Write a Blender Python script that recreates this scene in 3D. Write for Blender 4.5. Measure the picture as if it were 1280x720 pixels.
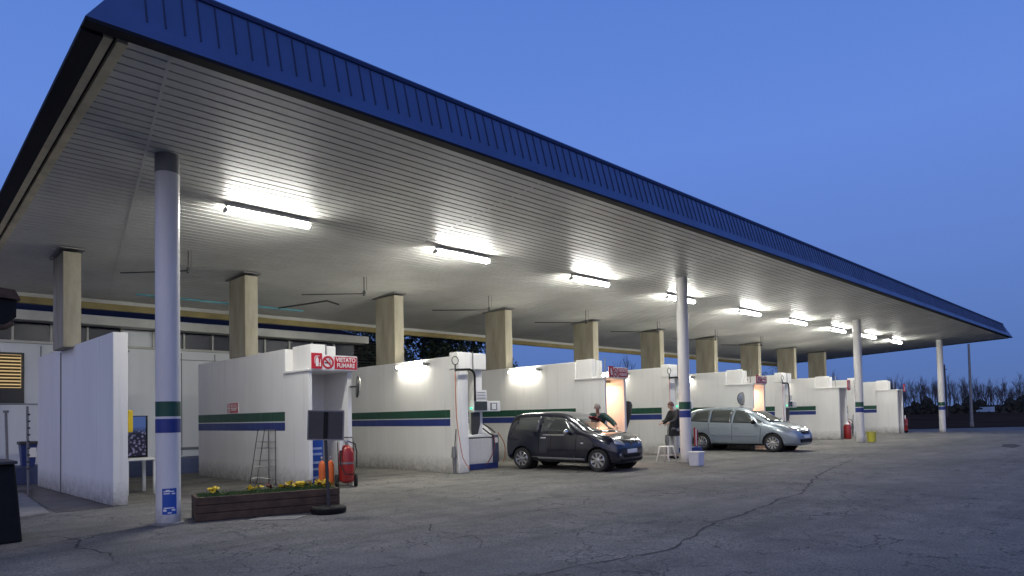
import bpy, bmesh, math, random
from mathutils import Vector, Matrix
from mathutils.bvhtree import BVHTree
R = math.radians
rnd = random.Random(7)
sc = bpy.context.scene
for o in list(bpy.data.objects): bpy.data.objects.remove(o)
C = sc.collection

# ------------------------------------------------------------------ camera
RIGHT = Vector((0.7177814699730422, -0.6959803419382881, -0.02002810522246777))
UP = Vector((-0.007865442780411402, -0.03686819359401416, 0.9992891829250341))
FW = Vector((0.696224027288061, 0.7171137287324639, 0.03193749974896895))
cd = bpy.data.cameras.new('camera'); cam = bpy.data.objects.new('camera', cd); C.objects.link(cam)
m3 = Matrix((RIGHT, UP, -FW)).transposed()
cam.matrix_world = Matrix.Translation((0, 0, 1.456)) @ m3.to_4x4()
cd.sensor_width = 36; cd.lens = 23.469; cd.shift_y = 0.1042
cd.clip_start = 0.1; cd.clip_end = 3000
sc.camera = cam

# ------------------------------------------------------------------ sky (dusk)
w = bpy.data.worlds.new('World'); sc.world = w; w.use_nodes = True
nt = w.node_tree; nt.nodes.clear()
out = nt.nodes.new('ShaderNodeOutputWorld'); bg = nt.nodes.new('ShaderNodeBackground')
nt.links.new(bg.outputs[0], out.inputs[0])
tc = nt.nodes.new('ShaderNodeTexCoord')
sep = nt.nodes.new('ShaderNodeSeparateXYZ'); nt.links.new(tc.outputs['Generated'], sep.inputs[0])
ramp = nt.nodes.new('ShaderNodeValToRGB'); nt.links.new(sep.outputs['Z'], ramp.inputs[0])
el = ramp.color_ramp.elements
el[0].position = 0.0; el[0].color = (0.098, 0.165, 0.390, 1)
el[1].position = 1.0; el[1].color = (0.050, 0.115, 0.40, 1)
for p_, c_ in ((0.06, (0.096, 0.180, 0.455, 1)), (0.20, (0.120, 0.222, 0.590, 1)), (0.36, (0.130, 0.252, 0.700, 1)), (0.55, (0.098, 0.215, 0.64, 1)), (0.75, (0.07, 0.165, 0.52, 1))):
    e = el.new(p_); e.color = c_
# the afterglow of the set sun, low behind and to the left of the camera
dot = nt.nodes.new('ShaderNodeVectorMath'); dot.operation = 'DOT_PRODUCT'
nt.links.new(tc.outputs['Generated'], dot.inputs[0]); dot.inputs[1].default_value = Vector((-0.80, -0.58, 0.10)).normalized()
gr = nt.nodes.new('ShaderNodeValToRGB'); nt.links.new(dot.outputs['Value'], gr.inputs[0])
ge = gr.color_ramp.elements
ge[0].position = 0.15; ge[0].color = (0, 0, 0, 1)
ge[1].position = 1.0; ge[1].color = (0.74, 0.62, 0.50, 1)
e = ge.new(0.6); e.color = (0.17, 0.14, 0.11, 1)
add = nt.nodes.new('ShaderNodeMix'); add.data_type = 'RGBA'; add.blend_type = 'ADD'
add.inputs['Factor'].default_value = 1.0
nt.links.new(ramp.outputs[0], add.inputs[6]); nt.links.new(gr.outputs[0], add.inputs[7])
nt.links.new(add.outputs[2], bg.inputs['Color'])
bg.inputs['Strength'].default_value = 1.0
sc.view_settings.view_transform = 'Standard'; sc.view_settings.look = 'None'
sc.view_settings.exposure = 0.0; sc.view_settings.gamma = 1.0
sc.render.engine = 'CYCLES'
sc.cycles.use_denoising = True
sc.cycles.max_bounces = 8; sc.cycles.diffuse_bounces = 5
sc.cycles.sample_clamp_indirect = 6
sc.cycles.use_light_tree = True

# ------------------------------------------------------------------ materials
def grime(m, height=0.55, amount=0.75, col=(0.10, 0.085, 0.06)):
    t = m.node_tree; b = t.nodes['Principled BSDF']; g = t.nodes.new('ShaderNodeNewGeometry'); sp = t.nodes.new('ShaderNodeSeparateXYZ')
    t.links.new(g.outputs['Position'], sp.inputs[0])
    mr = t.nodes.new('ShaderNodeMapRange'); t.links.new(sp.outputs['Z'], mr.inputs[0]); mr.inputs[1].default_value = 0; mr.inputs[2].default_value = height; mr.inputs[3].default_value = 1; mr.inputs[4].default_value = 0
    n = t.nodes.new('ShaderNodeTexNoise'); n.inputs['Scale'].default_value = 7; n.inputs['Detail'].default_value = 8; n.inputs['Roughness'].default_value = 0.75; t.links.new(g.outputs['Position'], n.inputs['Vector'])
    ad = t.nodes.new('ShaderNodeMath'); ad.operation = 'MULTIPLY'; t.links.new(mr.outputs[0], ad.inputs[0]); t.links.new(n.outputs['Fac'], ad.inputs[1])
    # thin run-down streaks and chips higher up
    mp = t.nodes.new('ShaderNodeMapping'); mp.inputs['Scale'].default_value = (9, 9, 0.5); t.links.new(g.outputs['Position'], mp.inputs[0])
    n2 = t.nodes.new('ShaderNodeTexNoise'); n2.inputs['Scale'].default_value = 1.0; n2.inputs['Detail'].default_value = 7; t.links.new(mp.outputs[0], n2.inputs['Vector'])
    r2 = t.nodes.new('ShaderNodeMapRange'); t.links.new(n2.outputs['Fac'], r2.inputs[0]); r2.inputs[1].default_value = 0.58; r2.inputs[2].default_value = 0.80; r2.inputs[3].default_value = 0; r2.inputs[4].default_value = 0.14
    r1 = t.nodes.new('ShaderNodeMapRange'); t.links.new(ad.outputs[0], r1.inputs[0]); r1.inputs[1].default_value = 0.12; r1.inputs[2].default_value = 0.60; r1.inputs[4].default_value = amount
    mx_ = t.nodes.new('ShaderNodeMath'); mx_.operation = 'MAXIMUM'; t.links.new(r1.outputs[0], mx_.inputs[0]); t.links.new(r2.outputs[0], mx_.inputs[1])
    mx = t.nodes.new('ShaderNodeMix'); mx.data_type = 'RGBA'; t.links.new(mx_.outputs[0], mx.inputs['Factor'])
    src = b.inputs['Base Color'].links[0].from_socket if b.inputs['Base Color'].links else None
    if src: t.links.new(src, mx.inputs[6])
    else: mx.inputs[6].default_value = b.inputs['Base Color'].default_value
    mx.inputs[7].default_value = (*col, 1); t.links.new(mx.outputs[2], b.inputs['Base Color'])
def newmat(name):
    m = bpy.data.materials.new(name); m.use_nodes = True
    return m, m.node_tree, m.node_tree.nodes['Principled BSDF']
def mat(name, col, rough=0.6, metal=0.0, var=0.0, scale=3.0, bump=0.0, bscale=40.0, coat=0.0, spec=0.5, streak=False, col2=None, detail=6):
    m, t, b = newmat(name)
    b.inputs['Base Color'].default_value = (*col, 1); b.inputs['Roughness'].default_value = rough
    b.inputs['Metallic'].default_value = metal; b.inputs['Coat Weight'].default_value = coat
    b.inputs['Specular IOR Level'].default_value = spec
    tcn = t.nodes.new('ShaderNodeTexCoord')
    if var > 0:
        n = t.nodes.new('ShaderNodeTexNoise'); n.inputs['Scale'].default_value = scale; n.inputs['Detail'].default_value = detail
        n.inputs['Roughness'].default_value = 0.65
        if streak:
            mp = t.nodes.new('ShaderNodeMapping'); mp.inputs['Scale'].default_value = (1, 1, 0.22)
            t.links.new(tcn.outputs['Object'], mp.inputs[0]); t.links.new(mp.outputs[0], n.inputs['Vector'])
        else: t.links.new(tcn.outputs['Object'], n.inputs['Vector'])
        rp = t.nodes.new('ShaderNodeValToRGB'); t.links.new(n.outputs['Fac'], rp.inputs[0])
        c2 = col2 or tuple(c * (1 - var) for c in col)
        rp.color_ramp.elements[0].position = 0.32; rp.color_ramp.elements[0].color = (*c2, 1)
        rp.color_ramp.elements[1].position = 0.62; rp.color_ramp.elements[1].color = (*col, 1)
        t.links.new(rp.outputs[0], b.inputs['Base Color'])
        n3 = t.nodes.new('ShaderNodeMapRange'); t.links.new(n.outputs['Fac'], n3.inputs[0])
        n3.inputs[3].default_value = min(1, rough + 0.12); n3.inputs[4].default_value = max(0.05, rough - 0.08)
        t.links.new(n3.outputs[0], b.inputs['Roughness'])
    if bump > 0:
        n2 = t.nodes.new('ShaderNodeTexNoise'); n2.inputs['Scale'].default_value = bscale; n2.inputs['Detail'].default_value = 5
        t.links.new(tcn.outputs['Object'], n2.inputs['Vector'])
        bp = t.nodes.new('ShaderNodeBump'); bp.inputs['Strength'].default_value = bump; bp.inputs['Distance'].default_value = 0.01
        t.links.new(n2.outputs['Fac'], bp.inputs['Height']); t.links.new(bp.outputs[0], b.inputs['Normal'])
    return m
def emis(name, col, strength, base=(0.8, 0.8, 0.8)):
    m, t, b = newmat(name)
    b.inputs['Base Color'].default_value = (*base, 1)
    b.inputs['Emission Color'].default_value = (*col, 1); b.inputs['Emission Strength'].default_value = strength
    return m
M = {}
M['white'] = mat('white_wall_paint', (0.81, 0.80, 0.765), 0.55, var=0.07, scale=1.6, bump=0.12, bscale=60, streak=True)
M['whiteclean'] = mat('white_enamel', (0.80, 0.79, 0.76), 0.35, var=0.06, scale=5)
M['colpaint'] = mat('white_column_paint', (0.72, 0.70, 0.68), 0.38, var=0.10, scale=3, streak=True, bump=0.05)
M['green'] = mat('green_stripe_paint', (0.008, 0.075, 0.043), 0.45, var=0.25, scale=6, streak=True)
M['blue'] = mat('blue_stripe_paint', (0.016, 0.038, 0.22), 0.45, var=0.25, scale=6, streak=True)
M['soffit'] = mat('soffit_slat_metal', (0.56, 0.56, 0.53), 0.45, metal=0.0, var=0.20, scale=0.7, bump=0.03)
M['fascia'] = mat('blue_fascia_metal', (0.052, 0.100, 0.25), 0.40, metal=0.25, var=0.18, scale=1.2, bump=0.03)
M['lip'] = mat('dark_navy_metal', (0.006, 0.007, 0.014), 0.7, spec=0.2)
M['cream'] = mat('cream_edge_metal', (0.70, 0.62, 0.40), 0.5, var=0.3, scale=2)
M['yellow_beam'] = mat('yellow_beam_paint', (0.30, 0.235, 0.075), 0.5, var=0.3, scale=2)
def pillar_mat():
    m = mat('board_marked_concrete', (0.39, 0.36, 0.275), 0.8, var=0.34, scale=2.2, bump=0.5, bscale=18, streak=True, col2=(0.24, 0.215, 0.155))
    return m
M['concrete'] = pillar_mat()
M['slab'] = mat('pale_concrete', (0.26, 0.25, 0.23), 0.85, var=0.3, scale=3, bump=0.4)
M['black'] = mat('black_plastic', (0.008, 0.008, 0.008), 0.6, spec=0.25, var=0.2, scale=8)
M['rubber'] = mat('rubber', (0.014, 0.014, 0.014), 0.8, bump=0.1)
M['dark'] = mat('dark_grey_metal', (0.045, 0.045, 0.045), 0.45, var=0.2)
M['grey'] = mat('grey_metal', (0.22, 0.22, 0.22), 0.45, metal=0.3, var=0.2)
M['steel'] = mat('galvanised_steel', (0.45, 0.45, 0.44), 0.35, metal=0.9, var=0.2, scale=10)
M['red'] = mat('red_paint', (0.30, 0.014, 0.012), 0.32, var=0.15, scale=8, coat=0.3)
M['orange'] = mat('orange_paint', (0.65, 0.13, 0.02), 0.4, var=0.15, scale=8)
M['ohose'] = mat('orange_hose_rubber', (0.50, 0.14, 0.06), 0.5)
M['rhose'] = mat('dark_red_hose_rubber', (0.22, 0.03, 0.03), 0.5)
M['signred'] = mat('sign_red', (0.50, 0.015, 0.03), 0.4)
M['signwhite'] = mat('sign_white', (0.80, 0.78, 0.76), 0.4)
M['bluepaint'] = mat('blue_equipment_paint', (0.03, 0.05, 0.20), 0.4, var=0.2)
M['brightblue'] = mat('bright_blue_sheet', (0.02, 0.09, 0.42), 0.4, var=0.2)
M['bluegrey'] = mat('blue_grey_metal', (0.10, 0.12, 0.20), 0.4, var=0.2)
M['yellow'] = mat('yellow_plastic', (0.75, 0.52, 0.02), 0.4)
M['ylime'] = mat('yellow_green_plastic', (0.55, 0.50, 0.06), 0.45)
M['facade'] = mat('pale_facade_panel', (0.76, 0.79, 0.80), 0.5, var=0.08, scale=1.5, streak=True)
M['gutter'] = mat('pale_gutter_metal', (0.55, 0.55, 0.50), 0.4, var=0.15, scale=2)
M['roofsheet'] = mat('grey_roof_sheet', (0.03, 0.03, 0.04), 1.0, var=0.3, scale=3, spec=0.0)
M['plinth'] = mat('blue_grey_plinth_paint', (0.055, 0.075, 0.17), 0.6, var=0.3, scale=3)
M['wood'] = mat('old_brown_wood', (0.095, 0.058, 0.035), 0.8, var=0.5, scale=5, bump=0.5, bscale=25)
M['soil'] = mat('dark_soil', (0.05, 0.035, 0.02), 0.95, bump=0.6)
M['grass'] = mat('grass_blades', (0.09, 0.17, 0.04), 0.7, var=0.5, scale=9)
M['petal'] = mat('yellow_petals', (0.85, 0.62, 0.03), 0.6, var=0.1, scale=20)
M['petaldark'] = mat('maroon_petals', (0.12, 0.015, 0.01), 0.6)
M['bark'] = mat('dark_bark', (0.060, 0.048, 0.046), 0.9)
M['field'] = mat('ploughed_field', (0.055, 0.040, 0.030), 1.0, spec=0.0, var=0.5, scale=0.05, bump=0.6, bscale=2)
M['thicket'] = mat('dark_scrub', (0.030, 0.034, 0.028), 0.95, var=0.5, scale=0.6)
M['leafdark'] = mat('dark_evergreen_leaves', (0.022, 0.040, 0.022), 0.8, var=0.4, scale=1)
M['glassdark'] = mat('dark_window_glass', (0.012, 0.016, 0.035), 0.30, var=0.0, spec=0.35)
M['skin'] = mat('skin', (0.46, 0.27, 0.20), 0.55)
M['hair'] = mat('reddish_brown_hair', (0.10, 0.035, 0.025), 0.6)
M['hairgrey'] = mat('grey_hair', (0.25, 0.22, 0.2), 0.6)
M['jacket'] = mat('black_jacket_cloth', (0.018, 0.018, 0.02), 0.8, var=0.3, scale=10, bump=0.2)
M['greentop'] = mat('dark_green_cloth', (0.012, 0.045, 0.035), 0.8, var=0.3, scale=10)
M['trousers'] = mat('pale_grey_trousers', (0.42, 0.42, 0.44), 0.85, var=0.2, scale=8)
M['redcloth'] = mat('red_cloth', (0.55, 0.05, 0.06), 0.8)
M['screen'] = mat('grey_display_glass', (0.05, 0.055, 0.05), 0.15)

for k_, h_, a_ in (('white', 0.6, 0.8), ('whiteclean', 0.4, 0.6), ('colpaint', 0.35, 0.8), ('concrete', 0.01, 0.0)): grime(M[k_], h_, a_)
for k_ in ('green', 'blue'): grime(M[k_], 0.01, 0.0, (0.30, 0.28, 0.24))
# ground: asphalt
def asphalt():
    m, t, b = newmat('worn_asphalt')
    tcn = t.nodes.new('ShaderNodeTexCoord'); g = t.nodes.new('ShaderNodeNewGeometry')
    P = g.outputs['Position']
    def noise(s, d=6, r=0.6, vec=P):
        n = t.nodes.new('ShaderNodeTexNoise'); n.inputs['Scale'].default_value = s; n.inputs['Detail'].default_value = d
        n.inputs['Roughness'].default_value = r; t.links.new(vec, n.inputs['Vector']); return n
    n1 = noise(0.35, 7); n2 = noise(38, 3, 0.8); n3 = noise(1.7, 6)
    r1 = t.nodes.new('ShaderNodeValToRGB'); t.links.new(n1.outputs['Fac'], r1.inputs[0])
    r1.color_ramp.elements[0].position = 0.35; r1.color_ramp.elements[0].color = (0.140, 0.136, 0.125, 1)
    r1.color_ramp.elements[1].position = 0.65; r1.color_ramp.elements[1].color = (0.230, 0.222, 0.198, 1)
    r2 = t.nodes.new('ShaderNodeValToRGB'); t.links.new(n2.outputs['Fac'], r2.inputs[0])
    r2.color_ramp.elements[0].position = 0.35; r2.color_ramp.elements[0].color = (0.50, 0.50, 0.51, 1)
    r2.color_ramp.elements[1].position = 0.68; r2.color_ramp.elements[1].color = (1.50, 1.48, 1.43, 1)
    mul = t.nodes.new('ShaderNodeMix'); mul.data_type = 'RGBA'; mul.blend_type = 'MULTIPLY'; mul.inputs['Factor'].default_value = 1
    t.links.new(r1.outputs[0], mul.inputs[6]); t.links.new(r2.outputs[0], mul.inputs[7])
    r3 = t.nodes.new('ShaderNodeValToRGB'); t.links.new(n3.outputs['Fac'], r3.inputs[0])
    r3.color_ramp.elements[0].position = 0.3; r3.color_ramp.elements[0].color = (0.72, 0.72, 0.74, 1)
    r3.color_ramp.elements[1].position = 0.6; r3.color_ramp.elements[1].color = (1.05, 1.05, 1.05, 1)
    mul2 = t.nodes.new('ShaderNodeMix'); mul2.data_type = 'RGBA'; mul2.blend_type = 'MULTIPLY'; mul2.inputs['Factor'].default_value = 1
    t.links.new(mul.outputs[2], mul2.inputs[6]); t.links.new(r3.outputs[0], mul2.inputs[7])
    n5 = noise(0.8, 8, 0.7); r5 = t.nodes.new('ShaderNodeValToRGB'); t.links.new(n5.outputs['Fac'], r5.inputs[0])
    r5.color_ramp.elements[0].position = 0.60; r5.color_ramp.elements[0].color = (1, 1, 1, 1); r5.color_ramp.elements[1].position = 0.70; r5.color_ramp.elements[1].color = (0.62, 0.61, 0.60, 1)
    mpx = t.nodes.new('ShaderNodeMapping'); mpx.inputs['Rotation'].default_value = (0, 0, 0.15); mpx.inputs['Scale'].default_value = (0.22, 2.4, 1); t.links.new(P, mpx.inputs[0])
    n6 = noise(0.7, 5, 0.6, mpx.outputs[0]); r6 = t.nodes.new('ShaderNodeValToRGB'); t.links.new(n6.outputs['Fac'], r6.inputs[0])
    r6.color_ramp.elements[0].position = 0.50; r6.color_ramp.elements[0].color = (1, 1, 1, 1); r6.color_ramp.elements[1].position = 0.68; r6.color_ramp.elements[1].color = (0.74, 0.74, 0.74, 1)
    for rr_ in (r5, r6):
        m5 = t.nodes.new('ShaderNodeMix'); m5.data_type = 'RGBA'; m5.blend_type = 'MULTIPLY'; m5.inputs['Factor'].default_value = 1
        t.links.new(mul2.outputs[2], m5.inputs[6]); t.links.new(rr_.outputs[0], m5.inputs[7]); mul2 = m5
    # crack network: voronoi edges on warped coordinates, kept only in some areas
    nw = noise(0.9, 4)
    wm = t.nodes.new('ShaderNodeVectorMath'); wm.operation = 'SCALE'; wm.inputs['Scale'].default_value = 1.4
    t.links.new(nw.outputs['Color'], wm.inputs[0])
    wa = t.nodes.new('ShaderNodeVectorMath'); wa.operation = 'ADD'; t.links.new(P, wa.inputs[0]); t.links.new(wm.outputs[0], wa.inputs[1])
    fine = noise(7, 3); fs = t.nodes.new('ShaderNodeVectorMath'); fs.operation = 'SCALE'; fs.inputs['Scale'].default_value = 0.18
    t.links.new(fine.outputs['Color'], fs.inputs[0])
    wb = t.nodes.new('ShaderNodeVectorMath'); wb.operation = 'ADD'; t.links.new(wa.outputs[0], wb.inputs[0]); t.links.new(fs.outputs[0], wb.inputs[1])
    prev = mul2.outputs[2]
    for scl, wid, seed, lo in ((0.55, 0.008, 3.1, 0.47), (1.7, 0.009, 9.7, 0.50), (6.5, 0.0055, 2.3, 0.40)):
        v = t.nodes.new('ShaderNodeTexVoronoi'); v.feature = 'DISTANCE_TO_EDGE'; v.inputs['Scale'].default_value = scl
        t.links.new(wb.outputs[0], v.inputs['Vector'])
        lt = t.nodes.new('ShaderNodeMapRange'); t.links.new(v.outputs['Distance'], lt.inputs[0])
        lt.inputs[1].default_value = wid * scl * 0.6; lt.inputs[2].default_value = wid * scl * 1.6; lt.inputs[3].default_value = 1; lt.inputs[4].default_value = 0
        mk = noise(0.22 * seed ** 0.3, 3, 0.6)
        mr = t.nodes.new('ShaderNodeMapRange'); t.links.new(mk.outputs['Fac'], mr.inputs[0])
        mr.inputs[1].default_value = lo; mr.inputs[2].default_value = lo + 0.05
        pr_ = t.nodes.new('ShaderNodeMath'); pr_.operation = 'MULTIPLY'; t.links.new(lt.outputs[0], pr_.inputs[0]); t.links.new(mr.outputs[0], pr_.inputs[1])
        mx = t.nodes.new('ShaderNodeMix'); mx.data_type = 'RGBA'; t.links.new(pr_.outputs[0], mx.inputs['Factor'])
        t.links.new(prev, mx.inputs[6]); mx.inputs[7].default_value = (0.045, 0.045, 0.045, 1) if scl < 5 else (0.105, 0.102, 0.095, 1)
        prev = mx.outputs[2]
    t.links.new(prev, b.inputs['Base Color'])
    b.inputs['Roughness'].default_value = 0.85; b.inputs['Specular IOR Level'].default_value = 0.3
    bp = t.nodes.new('ShaderNodeBump'); bp.inputs['Strength'].default_value = 0.55; bp.inputs['Distance'].default_value = 0.012
    t.links.new(n2.outputs['Fac'], bp.inputs['Height']); t.links.new(bp.outputs[0], b.inputs['Normal'])
    return m
M['asphalt'] = asphalt()
M['crack'] = mat('crack_filler', (0.022, 0.022, 0.024), 0.85, bump=0.4)

# ------------------------------------------------------------------ mesh helpers
class MB:
    def __init__(s): s.v = []; s.f = []
    def add(s, vs, fs):
        k = len(s.v); s.v += [tuple(v) for v in vs]; s.f += [tuple(i + k for i in f) for f in fs]; return s
    def box(s, x0, x1, y0, y1, z0, z1):
        return s.add([(x0,y0,z0),(x1,y0,z0),(x1,y1,z0),(x0,y1,z0),(x0,y0,z1),(x1,y0,z1),(x1,y1,z1),(x0,y1,z1)],
                     [(0,3,2,1),(4,5,6,7),(0,1,5,4),(1,2,6,5),(2,3,7,6),(3,0,4,7)])
    def prism(s, poly, off):
        n = len(poly); off = Vector(off); a = [Vector(p) for p in poly]; b = [p + off for p in a]
        return s.add(a + b, [tuple(range(n))[::-1], tuple(range(n, 2*n))] + [(i, (i+1) % n, n + (i+1) % n, n + i) for i in range(n)])
    def tube(s, pts, r, n=8, cap=True, closed=False):
        pts = [Vector(p) for p in pts]; rr = r if isinstance(r, (list, tuple)) else [r]*len(pts)
        vs = []; fs = []; N = len(pts); up = Vector((0.13, 0.21, 0.97))
        for i, p in enumerate(pts):
            if closed: d = pts[(i+1) % N] - pts[i-1]
            else: d = pts[min(i+1, N-1)] - pts[max(i-1, 0)]
            d.normalize()
            if abs(d.dot(up)) > 0.97: up2 = Vector((1, 0.1, 0))
            else: up2 = up
            a = d.cross(up2).normalized(); b = d.cross(a)
            for k in range(n):
                t = 2*math.pi*k/n; vs.append(p + rr[i]*(a*math.cos(t) + b*math.sin(t)))
        for i in range(N if closed else N-1):
            j = (i+1) % N
            for k in range(n): fs.append((i*n+k, i*n+(k+1) % n, j*n+(k+1) % n, j*n+k))
        if cap and not closed: fs.append(tuple(range(n))); fs.append(tuple(range((N-1)*n, N*n))[::-1])
        return s.add(vs, fs)
    def lathe(s, prof, c=(0,0,0), ax='z', n=24):
        vs = []; fs = []; c = Vector(c)
        for r, h in prof:
            for k in range(n):
                t = 2*math.pi*k/n; a, b = r*math.cos(t), r*math.sin(t)
                vs.append(c + (Vector((a,b,h)) if ax == 'z' else Vector((h,a,b)) if ax == 'x' else Vector((a,h,b))))
        for i in range(len(prof)-1):
            for k in range(n): fs.append((i*n+k, i*n+(k+1) % n, (i+1)*n+(k+1) % n, (i+1)*n+k))
        fs.append(tuple(range(n))[::-1]); fs.append(tuple(range((len(prof)-1)*n, len(prof)*n)))
        return s.add(vs, fs)
    def ell(s, c, r, n=14, m=9):
        c = Vector(c); prof = [(max(1e-4, math.sin(math.pi*i/m)), -math.cos(math.pi*i/m)) for i in range(m+1)]
        vs = []; fs = []
        for a, h in prof:
            for k in range(n):
                t = 2*math.pi*k/n; vs.append(c + Vector((a*math.cos(t)*r[0], a*math.sin(t)*r[1], h*r[2])))
        for i in range(m):
            for k in range(n): fs.append((i*n+k, i*n+(k+1) % n, (i+1)*n+(k+1) % n, (i+1)*n+k))
        return s.add(vs, fs)
    def quad(s, *p): return s.add(p, [tuple(range(len(p)))])
    def xf(s, mtx): s.v = [tuple(mtx @ Vector(v)) for v in s.v]; return s
    def build(s, name, m, parent=None, smooth=False, bev=0.0, local=False, weld=False, sub=0):
        me = bpy.data.meshes.new(name)
        me.from_pydata(s.v, [], s.f)
        bm = bmesh.new(); bm.from_mesh(me)
        if weld: bmesh.ops.remove_doubles(bm, verts=bm.verts, dist=1e-4)
        bmesh.ops.recalc_face_normals(bm, faces=bm.faces); bm.to_mesh(me); bm.free()
        if parent is not None and not local: me.transform(rootm(parent).inverted())
        me.materials.append(m)
        if smooth:
            for p in me.polygons: p.use_smooth = True
            try: me.set_sharp_from_angle(angle=R(40))
            except Exception: pass
        o = bpy.data.objects.new(name, me); C.objects.link(o)
        if parent is not None: o.parent = parent
        if bev:
            b = o.modifiers.new('bevel', 'BEVEL'); b.width = bev; b.segments = 2; b.limit_method = 'ANGLE'
        if sub:
            b = o.modifiers.new('sub', 'SUBSURF'); b.levels = sub; b.render_levels = sub
        return o
def rootm(o):
    m_ = Matrix.Translation(o.location) @ o.rotation_euler.to_matrix().to_4x4()
    if o.parent is not None: m_ = rootm(o.parent) @ m_
    return m_
def tag(o, label=None, cat=None, group=None, kind=None):
    if label: o['label'] = label
    if cat: o['category'] = cat
    if group: o['group'] = group
    if kind: o['kind'] = kind
    return o
def thing(name, loc, label, cat, group=None, rz=0):
    o = bpy.data.objects.new(name, None); C.objects.link(o); o.location = loc; o.rotation_euler = (0, 0, rz)
    o.empty_display_size = 0.2
    return tag(o, label, cat, group)
def copy_tree(o, loc=None, label=None, parent=None, rz=None):
    c = o.copy(); C.objects.link(c)
    if parent is not None: c.parent = parent
    if loc is not None: c.location = loc
    if rz is not None: c.rotation_euler = (0, 0, rz)
    if label: c['label'] = label
    for ch in [x for x in list(C.objects) if x.parent == o]: copy_tree(ch, parent=c)
    return c
def ordn(n): return ['first', 'second', 'third', 'fourth', 'fifth', 'sixth', 'seventh', 'eighth', 'ninth', 'tenth'][n-1]
def text(name, body, size, m, parent, loc, rot, ext=0.002, align='CENTER', bold=0.0, sx=1.0):
    cu = bpy.data.curves.new(name, 'FONT'); cu.body = body; cu.size = size; cu.extrude = ext; cu.align_x = align; cu.align_y = 'CENTER'
    cu.offset = bold; cu.space_line = 0.95
    ob = bpy.data.objects.new(name + '_tmp', cu); C.objects.link(ob)
    dg = bpy.context.evaluated_depsgraph_get(); me = bpy.data.meshes.new_from_object(ob.evaluated_get(dg))
    bpy.data.objects.remove(ob)
    mt = Matrix.Translation(loc) @ rot.to_4x4() @ Matrix.Diagonal((sx, 1, 1, 1))
    me.transform(rootm(parent).inverted() @ mt)
    me.materials.clear(); me.materials.append(m)
    o = bpy.data.objects.new(name, me); C.objects.link(o); o.parent = parent
    return o
FRONT = Matrix(((1,0,0),(0,0,-1),(0,1,0)))         # text facing -Y, reading towards +X
LEFTF = Matrix(((0,0,-1),(-1,0,0),(0,1,0)))        # text facing -X, reading towards -Y
def disc(mb, c, r0, r1, thick, fr, n=24):
    """flat ring or disc (r0 inner) lying in a sign's plane; fr columns = right, up, normal"""
    c = Vector(c); vs = []; fs = []
    for k in range(n):
        t = 2*math.pi*k/n; d = fr @ Vector((math.cos(t), math.sin(t), 0)); nn = fr @ Vector((0, 0, thick))
        vs += [c + d*r0, c + d*r1, c + d*r0 + nn, c + d*r1 + nn]
    for k in range(n):
        a, b = 4*k, 4*((k+1) % n)
        fs += [(a+2, b+2, b+3, a+3), (a+1, a+3, b+3, b+1), (a, b, b+2, a+2)]
    return mb.add(vs, fs)
def bar2d(mb, c, fr, pts, thick):
    c = Vector(c); nn = fr @ Vector((0, 0, thick))
    return mb.prism([c + fr @ Vector((x, y, 0)) for x, y in pts], nn)

# ------------------------------------------------------------------ ground
g = MB().quad((-1500,-1500,-0.02),(1500,-1500,-0.02),(1500,1500,-0.02),(-1500,1500,-0.02)).build('field_ground', M['field']); tag(g, kind='structure')
a = MB().prism([(-45,-60,-0.1),(85,-60,-0.1),(65.2,2.0,-0.1),(51.4,14.0,-0.1),(51.2,21.0,-0.1),(50,42,-0.1),(-45,42,-0.1)], (0,0,0.1)).build('asphalt_forecourt', M['asphalt']); tag(a, kind='structure')
def ribbon(name, pts, wd, jit=0.02):
    mb = MB(); P2 = []
    for i in range(len(pts)-1):
        a_, b_ = Vector(pts[i]), Vector(pts[i+1]); L = (b_-a_).length; n = max(2, int(L/0.12))
        for k in range(n): P2.append(a_.lerp(b_, k/n))
    P2.append(Vector(pts[-1])); off = 0
    L_, R_ = [], []
    for i, p in enumerate(P2):
        d = (P2[min(i+1, len(P2)-1)] - P2[max(0, i-1)]).normalized(); nrm = Vector((-d.y, d.x))
        off = off*0.85 + rnd.uniform(-jit, jit); ww = wd*rnd.uniform(0.35, 1.5)*(0.3+0.7*math.sin(math.pi*min(1, max(0.02, i/len(P2)))))
        q = p + nrm*off; L_.append((*(q+nrm*ww), 0.004)); R_.append((*(q-nrm*ww), 0.004))
    n = len(L_); mb.add(L_ + R_, [(i, i+1, n+i+1, n+i) for i in range(n-1)])
    return tag(mb.build(name, M['crack']), kind='structure')
ribbon('asphalt_crack', [(3.6,4.5),(4.6,4.3),(6.2,4.0),(8.3,4.55),(10.5,4.8),(12.0,5.05),(15,5.9),(19.5,6.9),(22.5,7.35)], 0.022, 0.03)
for pts in ([(1.9,7.9),(1.95,8.6),(1.75,9.3),(1.9,9.9),(1.7,10.5)], [(4.9,5.6),(5.3,6.2),(5.2,6.9),(5.6,7.4)],
            [(16.5,0.6),(17.5,1.2),(19.2,1.4),(21.5,2.2),(24.5,3.2)], [(13.2,-0.6),(14.2,0.6),(15.8,1.5),(17.2,1.4)], [(0.6,9.6),(1.6,9.9),(2.7,10.3),(3.3,10.4)],
            [(26,3.5),(28.5,3.9),(31,3.7),(34,4.6)], [(6.2,6.9),(7.1,7.2),(8.4,7.0),(9.1,7.5)]):
    ribbon('asphalt_crack', pts, 0.014, 0.04)
tag(MB().prism([(28.6,4.55,0.003),(30.3,4.6,0.003),(31.6,5.0,0.003),(31.2,5.3,0.003),(29.4,5.05,0.003)], (0,0,0.003)).build('asphalt_patch', M['crack']), kind='structure')
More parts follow.
